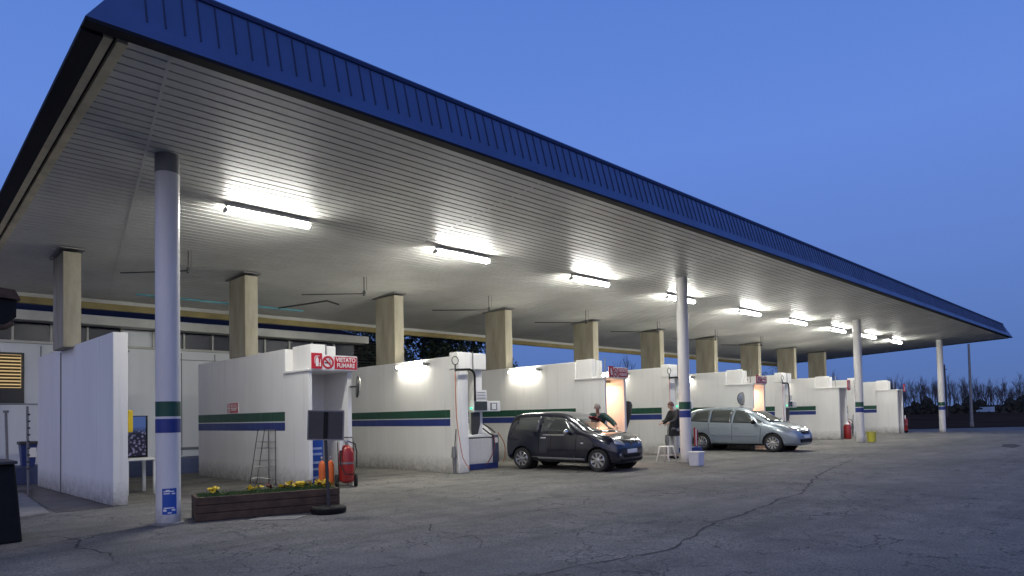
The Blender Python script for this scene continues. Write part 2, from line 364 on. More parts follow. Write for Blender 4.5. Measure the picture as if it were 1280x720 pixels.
tag(MB().prism([(24.2,1.5,0.003),(25.6,1.7,0.003),(26.4,2.2,0.003),(25.1,2.1,0.003)], (0,0,0.003)).build('asphalt_patch', M['crack']), kind='structure')
tag(MB().prism([(0.2,12.5,0.0),(2.19,13.16,0.0),(2.45,17.6,0.0),(1.6,17.6,0.0),(0.2,14.5,0.0)], (0,0,0.03)).build('concrete_path', M['slab']), kind='structure')
tag(MB().prism([(2.3,13.3,0.002),(3.15,13.35,0.002),(3.0,18.6,0.002),(2.5,18.6,0.002)], (0,0,0.004)).build('wet_drain_strip', mat('damp_brown_concrete', (0.06,0.045,0.03), 0.35, var=0.4, scale=2)), kind='structure')
tag(MB().box(-14,12.0,20.3,21.78,0,0.42).build('raised_walkway', M['plinth'], bev=0.01), kind='structure')

# ------------------------------------------------------------------ canopy
XL, XR, YF, YB = 1.55, 48.79, 7.59, 21.05
zs = lambda y: 5.38 - 0.046*(y - 10.449)
can = thing('canopy', (25, 12, 0), 'long flat canopy with blue metal fascia and grey slatted soffit over the wash bays', 'canopy')
mb = MB(); y = YF + 0.15; prof = []
while y < YB - 0.15:
    prof += [(y, 0), (y+0.151, 0), (y+0.153, 0.042), (y+0.178, 0.042)]; y += 0.18
xs = [XL+0.43, XR-0.2]
vs = []
for x in xs: vs += [(x, yy, zs(yy)+dz) for yy, dz in prof]
n = len(prof); mb.add(vs, [(i, i+1, n+i+1, n+i) for i in range(n-1)])
mb.build('soffit', M['soffit'], can)
for x, k_ in [(2.40, 2.4), (8.42, 1.2), (15.7, 0.6)] + [(15.75 + 7.1*k, 0.0) for k in range(1, 5)]:
    mb = MB(); mb.prism([(x-0.018, YF+0.2, zs(YF+0.2)-0.003), (x+0.018, YF+0.2, zs(YF+0.2)-0.003), (x+k_+0.018, YB-0.2, zs(YB-0.2)-0.003), (x+k_-0.018, YB-0.2, zs(YB-0.2)-0.003)], (0,0,0.02)); mb.build('soffit_joint', M['soffit'], can)
mb = MB()
def strip(mb, x0, x1, y0, y1, d0, d1):
    mb.add([(x0,y0,zs(y0)+d0),(x1,y0,zs(y0)+d0),(x1,y1,zs(y1)+d0),(x0,y1,zs(y1)+d0),(x0,y0,zs(y0)+d1),(x1,y0,zs(y0)+d1),(x1,y1,zs(y1)+d1),(x0,y1,zs(y1)+d1)],
           [(0,3,2,1),(4,5,6,7),(0,1,5,4),(1,2,6,5),(2,3,7,6),(3,0,4,7)])
strip(mb, XL, XR, YF, YF+0.15, -0.02, 0.02)
strip(mb, XL, XL+0.2, YF+0.2, YB, -0.03, 0.02)
strip(mb, XR-0.2, XR, YF+0.2, YB, -0.03, 0.02)
mb.build('edge_lip', M['lip'], can)
mb = MB()
strip(mb, XL+0.2, XL+0.29, YF+0.2, YB, -0.02, 0.05); strip(mb, XL+0.33, XL+0.43, YF+0.2, YB, -0.03, 0.05)
mb.build('edge_trim', M['cream'], can)
mb = MB(); strip(mb, XL+0.29, XL+0.33, YF+0.2, YB, 0.03, 0.05); mb.build('edge_gap', M['lip'], can)
mb = MB(); mb.box(XL+0.1, XR-0.1, YB-0.1, YB+0.05, 4.62, 4.79)
mb.build('rear_beam', M['yellow_beam'], can)
MB().box(XL+0.1, XR-0.1, YB-0.06, YB+0.03, 4.795, 4.93).build('rear_lip', M['soffit'], can)
ZT = 6.30; IX, IY = 0.52, 0.2; IXR = 1.6
A = [(XL,YF,zs(YF)+0.02),(XR,YF,zs(YF)+0.02),(XR,YB,zs(YB)+0.02),(XL,YB,zs(YB)+0.02)]
T = [(XL+IX,YF+IY,ZT),(XR-IXR,YF+IY,ZT-0.10),(XR-IXR,YB-IY,ZT-0.10),(XL+IX,YB-IY,ZT)]
mb = MB(); mb.add(A+T, [(0,1,5,4),(1,2,6,5),(2,3,7,6),(3,0,4,7)])
mb.build('fascia', M['fascia'], can)
mb = MB(); mb.quad(*T); mb.build('roof_top', M['roofsheet'], can)
mb = MB()
N = 250
for i in range(1, N):
    t = (i + rnd.uniform(-0.06, 0.06))/N; bpt = Vector(A[0]).lerp(Vector(A[1]), t); tp = Vector(T[0]).lerp(Vector(T[1]), t); tp.x = bpt.x
    if tp.x < T[0][0]-0.1 or tp.x > T[1][0]+0.1: 
        continue
    a_ = bpt.lerp(tp, 0.24); b_ = bpt.lerp(tp, 0.985)
    mb.prism([a_+Vector((-0.007,0,0)), a_+Vector((0.007,0,0)), a_+Vector((0.007,-0.010,0.002)), a_+Vector((-0.007,-0.010,0.002))], b_-a_)
for i in range(1, 66):
    t = i/66; bpt = Vector(A[3]).lerp(Vector(A[0]), t); tp = Vector(T[3]).lerp(Vector(T[0]), t); tp.y = bpt.y
    if tp.y < T[0][1]: continue
    a_ = bpt.lerp(tp, 0.24); b_ = bpt.lerp(tp, 0.985)
    mb.prism([a_+Vector((0,-0.009,0)), a_+Vector((0,0.009,0)), a_+Vector((-0.014,0.009,0.012)), a_+Vector((-0.014,-0.009,0.012))], b_-a_)
mb.build('fascia_seam', mat('navy_seam_metal', (0.008,0.018,0.07), 0.6), can)
mb = MB()
for i in range(4): mb.tube([T[i], T[(i+1) % 4]], 0.045, 6)
mb.build('roof_capping', mat('dark_blue_capping', (0.015,0.035,0.13), 0.4), can)

# round steel columns
for i, x in enumerate((3.17, 17.15, 31.45, 44.9)):
    c = thing('round_column', (x, 10.45, 0), ['tall round white column with green and blue bands and a blue notice near its foot',
        'round white column with green and blue bands beside the stool and the pale bucket', 'round white column with green and blue bands beside the yellow bucket',
        'farthest round white column with green and blue bands, alone at the end of the canopy'][i], 'column', 'round columns along the front of the canopy')
    rr = 0.163
    MB().lathe([(rr, 0), (rr, zs(10.45)-(0.27 if i == 0 else 0.1))], (x,10.45,0), n=40).build('shaft', M['colpaint'], c, smooth=True)
    MB().lathe([(rr+0.002, zs(10.45)-(0.27 if i == 0 else 0.1)), (rr+0.002, zs(10.45)+0.02)], (x,10.45,0), n=40).build('collar', M['grey'] if i == 0 else M['colpaint'], c, smooth=True)  # top of the shaft: grey on the first column, column paint on the others
    MB().lathe([(rr+0.003, 1.55), (rr+0.003, 1.765)], (x,10.45,0), n=40).build('green_band', M['green'], c, smooth=True)
    MB().lathe([(rr+0.003, 1.315), (rr+0.003, 1.515)], (x,10.45,0), n=40).build('blue_band', M['blue'], c, smooth=True)
    MB().lathe([(rr+0.05, 0), (rr+0.05, 0.02), (rr+0.01, 0.03)], (x,10.45,0), n=32).build('base_ring', M['slab'], c)
    if i == 0:
        pass
# curved blue notice on the first column
nt_ = thing('notice', (3.17, 10.45, 0.1), 'blue printed notice wrapped on the foot of the first round column', 'notice')
def arcpanel(a0, a1, z0, z1, r, n=10, cx=3.17, cy=10.45):
    mb = MB(); vs = []
    for k in range(n+1):
        t = R(a0 + (a1-a0)*k/n); vs += [(cx+r*math.cos(t), cy+r*math.sin(t), z0), (cx+r*math.cos(t), cy+r*math.sin(t), z1)]
    return mb.add(vs, [(2*k, 2*k+2, 2*k+3, 2*k+1) for k in range(n)])
arcpanel(-135, -68, 0.15, 0.52, 0.1665).build('sheet', M['brightblue'], nt_)
mb = MB()
for z0, z1, a0, a1 in ((0.44,0.455,-128,-100),(0.47,0.485,-128,-80),(0.435,0.455,-92,-75),(0.475,0.50,-118,-100),(0.235,0.25,-128,-80),(0.195,0.225,-130,-115),(0.20,0.225,-92,-75),(0.165,0.18,-110,-92)):
    mb2 = arcpanel(a0, a1, z0, z1, 0.168); mb.add(mb2.v, mb2.f)
mb.build('print', M['signwhite'], nt_)

# concrete pillars
PX = [3.06, 6.80, 11.14, 15.56, 20.21, 24.75, 29.38, 33.95, 38.41, 42.83]
for i, x in enumerate(PX):
    p = thing('concrete_pillar', (x, 16.6, 3.05), '%s square concrete pillar from the left, standing on its bay wall' % ordn(i+1), 'pillar', 'concrete pillars carrying the canopy')
    y0, y1 = 16.12, 17.12
    b_ = MB().box(x-0.16, x+0.16, y0, y1, 3.05 if i else 3.052, zs(y1)-0.042).build('shaft', M['concrete'], p, bev=0.012)
    mb = MB(); strip(mb, x-0.22, x+0.22, y0-0.08, y1+0.08, -0.04, -0.02); mb.build('cap_plate', M['grey'], p)

# ------------------------------------------------------------------ bay walls
WALLS = {1:(3.17,13.45), 2:(6.72,14.15), 3:(10.98,13.6), 4:(15.4,13.1), 5:(20.05,13.1), 6:(24.6,13.1), 7:(29.2,13.2), 8:(33.8,13.25), 9:(38.25,13.27), 10:(42.7,13.24)}
ZW = 3.05; YR_ = 19.2
WL = {1:'plain white bay wall at the far left, its lamp-grey side without stripes', 2:'striped white bay wall with a booth behind the flower planter',
      3:'striped white bay wall ending in a pillar box beside the nearer pump cabinet', 4:'striped white bay wall behind the dark hatchback, with an orange-lit booth',
      5:'striped white bay wall between the hatchback and the standing person', 6:'white bay wall above the silver car, with an orange-lit booth',
      7:'striped white bay wall ending behind the bonnet of the silver car', 8:'white bay wall with a booth, just beyond the silver car',
      9:'short white bay wall seen behind the third round column', 10:'last white bay wall with a booth at the far end of the row'}
lamp_w = emis('wall_tube_glow', (1.0, 0.96, 0.84), 85.0)
lamp_c = emis('ceiling_tube_glow', (1.0, 0.99, 0.92), 165.0)
for n_, (X0, Y0) in WALLS.items():
    wl = thing('bay_wall', (X0, Y0, 0), WL[n_], 'wall', 'white dividing walls of the wash bays')
    th = 0.24 if n_ == 1 else 0.30
    tilt = {1:0.17, 2:0.12}.get(n_, 0.0); xf = X0 - tilt
    mb = MB(); mb.prism([(X0,Y0,0),(X0+th,Y0,0),(xf+th,YR_+(0.3 if n_ == 1 else 0),0),(xf,YR_+(0.3 if n_ == 1 else 0),0)], (0,0,ZW+(0.05 if n_ == 1 else 0)))
    mb.build('wall_panel', M['white'], wl, bev=0.012)
    xl = lambda yy: X0 - tilt*(yy-Y0)/(YR_-Y0)
    # panel joint ribs
    mb = MB()
    for jy in ((17.2,) if n_ == 1 else (16.15, 17.6)):
        w_ = 0.02 if n_ == 1 else 0.012
        mb.box(xl(jy)-(w_*0.6 if n_ == 1 else 0.0015), xl(jy)+0.01, jy-w_, jy+w_, 0.01, ZW-0.02)
    mb.build('panel_joint', M['grey'] if n_ == 1 else M['white'], wl)
    if n_ > 1:
        for nm, z0, z1 in (('green_stripe', 1.44, 1.65), ('blue_stripe', 1.23, 1.415)):
            ya, yb = Y0 + (0.04 if n_ % 2 else 0.0), YR_-0.01
            mb = MB(); mb.prism([(xl(ya)-0.003, ya, z0), (xl(yb)-0.003, yb, z0), (xl(yb)-0.003, yb, z1), (xl(ya)-0.003, ya, z1)], (0.005,0,0))
            mb.build(nm, M['green'] if 'green' in nm else M['blue'], wl)
    if n_ == 1:
        MB().prism([(3.46,13.9,1.29),(3.46,13.42,1.29),(3.46,13.42,1.71),(3.46,13.9,1.71)], (0.0,0,0)) if False else None
    elif n_ % 2 == 0:                                   # booth
        F = Y0-1.12; W_ = 1.0
        MB().box(X0-0.02, X0+0.06, F, Y0, 0, 2.49).build('booth_side', M['white'], wl, bev=0.008)
        MB().box(X0+W_-0.1, X0+W_, F, Y0+0.02, 0, 2.49).build('booth_side', M['white'], wl, bev=0.008)
        MB().box(X0+0.06, X0+W_-0.1, Y0-0.06, Y0, 0, 2.49).build('booth_back', M['white'], wl)
        MB().box(X0-0.05, X0+W_+0.02, F-0.03, Y0+0.02, 2.49, 2.545).build('booth_roof', M['white'], wl, bev=0.01)
        if n_ == 2:
            MB().box(X0+0.17, X0+0.52, Y0-0.85, Y0+0.0, 2.545, 3.10).build('top_box', M['white'], wl, bev=0.012)
            MB().box(X0+0.56, X0+0.80, Y0-0.80, Y0-0.10, 2.545, 3.08).build('top_box', M['white'], wl, bev=0.012)
        else:
            for a_, b_, zt in ((0.04, 0.20, 3.10), (0.25, 0.37, 3.06), (0.43, 0.52, 3.06)):
                MB().box(X0+a_, X0+b_, Y0-0.62, Y0+0.0, 2.545, zt).build('top_box', M['white'], wl, bev=0.012)
        MB().tube([(X0+0.545 if n_ == 2 else X0+0.40, F+0.30, 2.55), (X0+0.545 if n_ == 2 else X0+0.40, F+0.30, 3.12)], 0.016).build('conduit', M['grey'], wl)
    else:
        F = Y0-0.32
        MB().box(X0-0.02, X0+0.33, F, Y0, 0, 2.70).build('end_post', M['whiteclean'], wl, bev=0.03)
        MB().box(X0-0.03, X0+0.46, F-0.02, Y0+0.0, 2.70, 3.14).build('top_box', M['white'], wl, bev=0.015)
        MB().box(X0+0.49, X0+0.95, F-0.02, Y0+0.0, 2.70, 3.13).build('top_box', M['white'], wl, bev=0.015)
        MB().box(X0+0.62, X0+0.90, F+0.10, F+0.34, 1.0, 2.70).build('service_post', M['whiteclean'], wl, bev=0.015)
        MB().tube([(X0+0.475, F-0.03, 3.16), (X0+0.475, F-0.03, 2.66)], 0.014).build('conduit', M['grey'], wl)

# yellow box on the right side of wall one
yb_ = thing('meter_box', (3.47, 13.6, 1.3), 'narrow yellow box fixed to the side of the plain left bay wall', 'box')
MB().box(3.42, 3.50, 13.48, 13.86, 1.30, 1.70).build('box_body', M['yellow'], yb_, bev=0.01)
MB().box(3.50, 3.508, 13.52, 13.82, 1.34, 1.66).build('box_lid', M['yellow'], yb_)

# ------------------------------------------------------------------ ceiling lights
LX = [5.32, 9.95, 14.6, 19.29, 24.13, 28.49, 33.02, 37.32, 41.65]
LY = 11.8
def ceiling_light():
    z = zs(LY) - 0.005
    t = thing('ceiling_light', (LX[0], LY, z), '', 'light', 'tube lights under the canopy')
    mb = MB(); mb.prism([(-0.78,-0.092,-0.088),(-0.78,-0.092,-0.074),(-0.78,-0.028,-0.070),(-0.78,-0.028,0.0),(-0.78,0.028,0.0),(-0.78,0.028,-0.070),(-0.78,0.092,-0.074),(-0.78,0.092,-0.088)], (1.56,0,0)); mb.build('housing', M['whiteclean'], t, local=True)
    mb = MB(); prof = [(0.082*math.cos(a_*math.pi/8), -0.136+0.046*math.sin(a_*math.pi/8)) for a_ in range(16)]
    mb.prism([(-0.77, a_, b_) for a_, b_ in prof], (1.54,0,0)); mb.build('diffuser', lamp_c, t, smooth=True, local=True)
    for s in (-1, 1): mb = MB(); mb.prism([(s*0.772, a_*1.08, b_*1.0) for a_, b_ in prof], (s*0.028,0,0)); mb.build('end_cap', M['whiteclean'], t, local=True)
    return t
cl = ceiling_light()
for i, x in enumerate(LX):
    lab = '%s lit tube light from the left on the slatted soffit' % ordn(i+1)
    if i == 0: cl['label'] = lab
    else: copy_tree(cl, (x, LY, zs(LY)-0.005), lab)
def wall_light():
    t = thing('wall_light', (0,0,0), '', 'light', 'tube lights along the bay walls')
    MB().box(-0.07, -0.012, -0.70, 0.70, -0.03, 0.03).build('housing', M['grey'], t, local=True)
    mb = MB(); mb.tube([(-0.10,-0.64,-0.02),(-0.10,0.64,-0.02)], 0.035, 12); mb.build('tube', lamp_w, t, smooth=True, local=True)
    for s in (-1, 1):
        MB().box(-0.15, -0.005, s*0.66-0.03, s*0.66+0.03, -0.055, 0.03).build('bracket', M['grey'], t, local=True)
        MB().tube([(-0.03, s*0.69, 0), (-0.03, s*0.80, 0.0)], 0.02).build('cable_gland', M['grey'], t, local=True)
    return t
wl0 = wall_light()
for n_ in (3,4,5,6,7,8,9):
    lab = 'lit tube light high on the %s bay wall from the left' % ordn(n_)
    loc = (WALLS[n_][0], 15.25, 2.92)
    if n_ == 3: wl0['label'] = lab; wl0.location = loc
    else: copy_tree(wl0, loc, lab)

# ------------------------------------------------------------------ signs on the booths
def pict_sign(n_):
    X0, Y0 = WALLS[n_]; F = Y0-1.12-0.06; z0, z1 = 2.52, 2.84
    t = thing('booth_sign', (X0+0.5, F, z0), {2:'red and white VIETATO FUMARE sign on the booth behind the planter', 4:'red and white no smoking sign on the orange-lit booth behind the dark hatchback',
        6:'red and white no smoking sign on the orange-lit booth above the silver car', 8:'small red and white sign on the booth beyond the silver car', 10:'small red and white sign on the last booth of the row'}[n_], 'sign', 'signs over the booths')
    MB().box(X0-0.0, X0+1.10, F-0.02, F, z0, z1).build('board', M['signwhite'], t, bev=0.004)
    f = F-0.022
    # extinguisher panel
    MB().box(X0+0.0, X0+0.245, f-0.012, f, z0+0.02, z1+0.03).build('red_panel', M['signred'], t)
    mb = MB(); c = (X0+0.13, f-0.013, (z0+z1)/2+0.02)
    bar2d(mb, c, FRONT, [(-0.032,-0.11),(0.032,-0.11),(0.032,0.05),(0.012,0.075),(0.012,0.095),(-0.012,0.095),(-0.012,0.075),(-0.032,0.05)], 0.003)
    bar2d(mb, c, FRONT, [(-0.05,0.06),(-0.02,0.10),(0.05,0.10),(0.05,0.115),(-0.03,0.115),(-0.065,0.065)], 0.003)
    bar2d(mb, c, FRONT, [(-0.06,0.06),(-0.048,0.06),(-0.045,-0.05),(-0.057,-0.05)], 0.003)
    bar2d(mb, c, FRONT, [(0.055,-0.11),(0.085,-0.11),(0.085,0.02),(0.07,0.05),(0.075,-0.02),(0.055,-0.04)], 0.003)
    mb.build('extinguisher_symbol', M['signwhite'], t)
    # no smoking
    c = (X0+0.39, f, (z0+z1)/2)
    mb = MB(); disc(mb, c, 0.098, 0.138, 0.004, FRONT); bar2d(mb, c, FRONT, [(-0.085,0.062),(-0.062,0.085),(0.085,-0.062),(0.062,-0.085)], 0.006)
    mb.build('prohibition_ring', M['signred'], t)
    mb = MB(); bar2d(mb, c, FRONT, [(-0.08,-0.022),(0.045,-0.022),(0.045,0.004),(-0.08,0.004)], 0.003)
    bar2d(mb, c, FRONT, [(0.055,-0.022),(0.072,-0.022),(0.072,0.004),(0.055,0.004)], 0.003)
    bar2d(mb, c, FRONT, [(0.045,0.015),(0.06,0.03),(0.03,0.05),(0.05,0.075),(0.035,0.075),(0.012,0.05),(0.038,0.032)], 0.003)
    mb.build('cigarette_symbol', M['black'], t)
    MB().box(X0+0.545, X0+1.085, f-0.004, f, z0+0.025, z1-0.025).build('red_panel', M['signred'], t)
    text('lettering', 'VIETATO\nFUMARE', 0.128, M['signwhite'], t, (X0+0.815, f-0.005, (z0+z1)/2+0.002), FRONT, bold=0.003, sx=0.92)
    if n_ > 2: t.scale = (0.84, 1, 0.95)
    return t
for n_ in (2, 4, 6): pict_sign(n_)
for n_ in (8, 10):
    X0, Y0 = WALLS[n_]; F = Y0-1.12-0.04
    t = thing('booth_sign', (X0+1.0, F, 2.45), {8:'small red fire extinguisher sign on the booth beyond the silver car', 10:'small red fire extinguisher sign on the last booth of the row'}[n_], 'sign', 'signs over the booths')
    MB().box(X0+0.98, X0+1.35, F-0.02, F, 2.40, 2.90).build('board', M['signred'], t, bev=0.004)
    mb = MB(); c = (X0+1.17, F-0.021, 2.65)
    bar2d(mb, c, FRONT, [(-0.05,-0.17),(0.05,-0.17),(0.05,0.07),(0.02,0.11),(0.02,0.15),(-0.02,0.15),(-0.02,0.11),(-0.05,0.07)], 0.003)
    bar2d(mb, c, FRONT, [(-0.09,0.10),(-0.03,0.17),(0.08,0.17),(0.08,0.19),(-0.05,0.19),(-0.11,0.10)], 0.003)
    mb.build('extinguisher_symbol', M['signwhite'], t)
# small sign on wall two
t = thing('wall_sign', (6.66, 16.9, 1.7), 'small red and white no smoking plate above the green stripe', 'sign')
xw = 6.66; MB().box(xw-0.03, xw-0.012, 16.54, 17.29, 1.66, 1.93).build('plate', M['signwhite'], t)
mb = MB()
for zc, r_ in ((1.86, 0.055), (1.735, 0.055)): disc(mb, (xw-0.0305, 17.19, zc), r_*0.65, r_, 0.003, LEFTF)
mb.build('prohibition_ring', M['signred'], t)
mb = MB(); mb.box(xw-0.034, xw-0.0305, 16.57, 17.08, 1.80, 1.915); mb.box(xw-0.034, xw-0.0305, 16.57, 17.08, 1.675, 1.785); mb.build('red_panel', M['signred'], t)
text('lettering', 'VIETATO\nFUMARE', 0.10, M['signwhite'], t, (xw-0.035, 16.825, 1.795), LEFTF, bold=0.001)

# convex mirror on booth two (seen edge-on) and on booth six
def mirror(loc, label, nrm):
    t = thing('convex_mirror', loc, label, 'mirror', 'round traffic mirrors on the booths')
    q = Vector(nrm).to_track_quat('Z', 'Y').to_matrix().to_4x4(); L0 = Matrix.Translation(loc) @ q
    mb = MB().lathe([(0.24,-0.03),(0.25,0.0),(0.235,0.012)], n=28); mb.xf(L0); mb.build('frame', M['dark'], t, smooth=True)
    mb = MB().lathe([(0.23,0.013),(0.19,0.03),(0.12,0.045),(0.04,0.055),(0.001,0.056)], n=28); mb.xf(L0); mb.build('mirror_glass', M['steel'], t, smooth=True)
    mb = MB().tube([Vector(loc), Vector(loc)-Vector(nrm)*0.06, Vector(loc)+Vector((-0.13, 0.12, 0))], 0.018); mb.build('arm', M['dark'], t)
mirror((7.80, 12.90, 2.17), 'round mirror on a short arm at the edge of the booth behind the planter', (0.90, -0.44, -0.06))
mirror((24.52, 12.4, 1.95), 'small round mirror beside the orange-lit booth above the silver car', (-0.3, -0.95, 0))

# orange heat lamps in booths 4 and 6
orange = emis('orange_heater_glow', (1.0, 0.50, 0.25), 30.0)
for n_ in (4, 6):
    X0, Y0 = WALLS[n_]
    t = thing('heater_lamp', (X0+0.4, Y0-0.2, 2.40), {4:'orange glowing lamp inside the booth behind the dark hatchback', 6:'orange glowing lamp inside the booth above the silver car'}[n_], 'lamp', 'glowing lamps inside the booths')
    MB().box(X0+0.12, X0+0.86, Y0-0.65, Y0-0.25, 2.40, 2.47).build('reflector', M['grey'], t)
    MB().tube([(X0+0.16, Y0-0.45, 2.37), (X0+0.82, Y0-0.45, 2.37)], 0.022, 10).build('glow_tube', orange, t)
    ld = bpy.data.lights.new('booth_lamp', 'AREA'); ld.energy = 20; ld.color = (1.0, 0.56, 0.36); ld.size = 0.6; ld.shape = 'SQUARE'
    lo = bpy.data.objects.new('booth_lamp', ld); C.objects.link(lo); lo.parent = t; lo.location = (0.1, -0.3, -0.08)

# ------------------------------------------------------------------ wash equipment at the odd walls
EQ = {3:'beside the back of the dark hatchback', 5:'behind the standing person', 7:'behind the bonnet of the silver car', 9:'behind the third round column'}
def arc(p, q, sag, n=12, side=Vector((0,0,-1))):
    p, q = Vector(p), Vector(q); return [p.lerp(q, k/n) + side*sag*math.sin(math.pi*k/n) for k in range(n+1)]
def boom():
    t = thing('spray_boom', (0,0,0), '', 'boom', 'spray booms on the bay walls')
    Y = -0.42
    MB().tube([(-0.18,Y,2.66),(0.30,Y,2.69),(0.39,Y,2.66),(0.45,Y,2.60),(0.47,Y,2.50),(0.47,Y,1.86)], 0.030, 10).build('pipe', M['black'], t, smooth=True, local=True)
    MB().tube([(-0.18,Y,2.62),(-0.18,Y,2.80)], 0.02).build('swivel', M['dark'], t, local=True)
    pts = [(-0.18+0.105*math.cos(a_*math.pi/12), Y, 2.90+0.105*math.sin(a_*math.pi/12)) for a_ in range(24)]
    MB().tube(pts, 0.013, 6, closed=True).build('ring', M['dark'], t, local=True)
    MB().tube([(-0.18,Y,2.63),(-0.185,Y,2.0),(-0.17,Y,1.45),(-0.10,Y,1.0),(-0.05,Y,0.72),(0.0,Y-0.02,0.42),(0.12,Y-0.03,0.22),(0.25,Y,0.14),(0.30,Y+0.2,0.1)], 0.011, 6).build('hose', M['ohose'], t, smooth=True, local=True)
    mb = MB(); mb.tube([(-0.09,-0.2,0.70),(-0.09,-0.2,0.42)], [0.05,0.075], 10); mb.tube([(-0.09,-0.2,0.42),(-0.08,-0.2,0.0)], [0.05,0.035], 8)
    mb.build('lance_holder', M['grey'], t, smooth=True, local=True)
    MB().tube([(-0.09,-0.22,0.62),(-0.04,-0.24,1.15)], 0.012, 6).build('lance', M['black'], t, local=True)
    return t
def panel():
    t = thing('control_panel', (0,0,0), '', 'control panel', 'control panels on the bay walls')
    Y = -0.36
    mb = MB(); mb.box(0.46,0.97,Y,Y+0.14,1.59,1.89); mb.build('cabinet', M['whiteclean'], t, bev=0.01, local=True)
    MB().box(0.49,0.94,Y-0.006,Y-0.001,1.62,1.86).build('display', M['screen'], t, local=True)
    MB().box(0.99,1.44,Y+0.02,Y+0.14,1.59,1.87).build('cabinet', M['whiteclean'], t, bev=0.01, local=True)
    MB().box(1.07,1.32,Y+0.01,Y+0.018,1.63,1.82).build('panel_door', M['grey'], t, bev=0.004, local=True)
    MB().box(1.12,1.27,Y+0.002,Y+0.009,1.65,1.80).build('cover', M['whiteclean'], t, local=True)
    mb = MB(); mb.box(0.58,0.95,Y+0.02,Y+0.12,1.90,2.16); mb.build('price_box', M['whiteclean'], t, bev=0.006, local=True)
    mb = MB()
    for k in range(3): mb.box(0.62,0.90,Y+0.012,Y+0.019,1.94+0.075*k,1.955+0.075*k)
    mb.build('print', M['grey'], t, local=True)
    mb = MB(); mb.prism([(0.46,Y+0.06,1.57),(0.74,Y+0.06,1.57),(0.74,Y+0.06,1.25),(0.66,Y+0.06,1.0),(0.46,Y+0.06,0.98)], (0,0.05,0)); mb.build('lower_shield', M['dark'], t, bev=0.01, local=True)
    mb = MB(); mb.ell((0.40,Y+0.03,1.68), (0.035,0.035,0.03)); mb.build('indicator_light', emis('green_indicator', (0.05,1.0,0.45), 1.6, (0.02,0.3,0.15)), t, smooth=True, local=True)
    return t
def cabinet():
    t = thing('pump_cabinet', (0,0,0), '', 'pump cabinet', 'pump cabinets beside the bay walls')
    Y = 0.30
    mb = MB(); mb.prism([(0.60,Y,0.16),(1.72,Y,0.16),(1.72,Y,0.86),(0.60,Y,0.86)], (0,0.55,0)); mb.build('cabinet_body', M['whiteclean'], t, bev=0.012, local=True)
    mb = MB(); mb.box(0.62,1.70,Y+0.004,Y+0.54,0.86,0.885); mb.build('joint', M['black'], t, local=True)
    mb = MB(); mb.prism([(0.66,Y+0.01,0.885),(1.72,Y+0.01,0.885),(1.72,Y+0.05,1.02),(1.62,Y+0.22,1.24),(1.18,Y+0.22,1.24),(0.98,Y+0.14,1.14)], (0,0.28,0)); mb.build('cabinet_hood', M['whiteclean'], t, bev=0.012, local=True)
    MB().box(0.60,1.90,Y-0.02,Y+0.57,0.0,0.16).build('cabinet_base', M['bluepaint'], t, bev=0.01, local=True)
    MB().box(1.725,1.93,Y-0.03,Y+0.28,0.16,0.94).build('hose_column', M['bluegrey'], t, bev=0.015, local=True)
    MB().box(1.77,1.88,Y-0.045,Y-0.031,0.72,0.86).build('gauge_plate', M['signwhite'], t, local=True)
    MB().tube(arc((1.72,Y-0.05,0.92),(1.42,Y-0.07,0.13),0.14,14,Vector((1,0,0))), 0.013, 6).build('hose', M['rhose'], t, smooth=True, local=True)
    MB().tube(arc((1.88,Y-0.05,1.0),(2.06,Y-0.07,0.16),0.16,14,Vector((1,0,0.2))), 0.014, 6).build('hose', M['ohose'], t, smooth=True, local=True)
    MB().tube([(1.22,Y+0.16,1.26),(1.38,Y+0.0,1.12),(1.58,Y-0.03,0.98),(1.74,Y-0.04,0.92)], 0.018, 6).build('hose', M['rubber'], t, smooth=True, local=True)
    MB().tube([(1.50,Y+0.16,1.26),(1.64,Y+0.0,1.12),(1.80,Y-0.03,1.0)], 0.018, 6).build('hose', M['rubber'], t, smooth=True, local=True)
    return t
bo, pa, ca = boom(), panel(), cabinet()
for n_ in (3,5,7,9):
    loc = (*WALLS[n_], 0)
    for src, nm in ((bo, 'black pipe spray boom with ring and hanging hose, '), (pa, 'white control panel boxes with dark display, '), (ca, 'white pump cabinet on a blue base with hoses, ')):
        if n_ == 9 and src is pa: continue
        lab = nm + EQ[n_]
        if n_ == 3: src.location = loc; src['label'] = lab
        else: copy_tree(src, loc, lab)

# thin swing booms hanging under the soffit
def swing(x, y, L, yaw, z_drop, lab, first=None):
    z = zs(y)
    if first is None:
        t = thing('ceiling_boom', (x,y,z), lab, 'boom', 'thin swing booms under the canopy', rz=yaw)
        MB().tube([(0,0,0),(0,0,-z_drop-0.03)], 0.014, 6).build('hanger', M['dark'], t, local=True)
        MB().tube([(-0.05,0,-z_drop),(0.12,0,-z_drop-0.01),(1.9,0,-z_drop+0.10)], 0.015, 6).build('arm', M['dark'], t, local=True)
        MB().tube([(-0.09,0.02,0),(-0.09,0.02,-z_drop+0.06)], 0.006, 5).build('guy_wire', M['dark'], t, local=True)
        MB().tube([(0.0,0,-z_drop+0.06),(0,0,-z_drop-0.07)], 0.035, 8).build('pivot', M['dark'], t, local=True)
        return t
    return copy_tree(first, (x,y,z), lab, rz=yaw)
b0 = None
for i, x in enumerate((5.0, 9.35, 13.75, 18.4, 22.9, 27.5, 32.0)):
    lab = 'thin dark swing boom hanging from the soffit in front of the %s concrete pillar' % ordn(i+2)
    r_ = swing(x, 15.1, 2.0, R(118), 0.42, lab, b0); b0 = b0 or r_
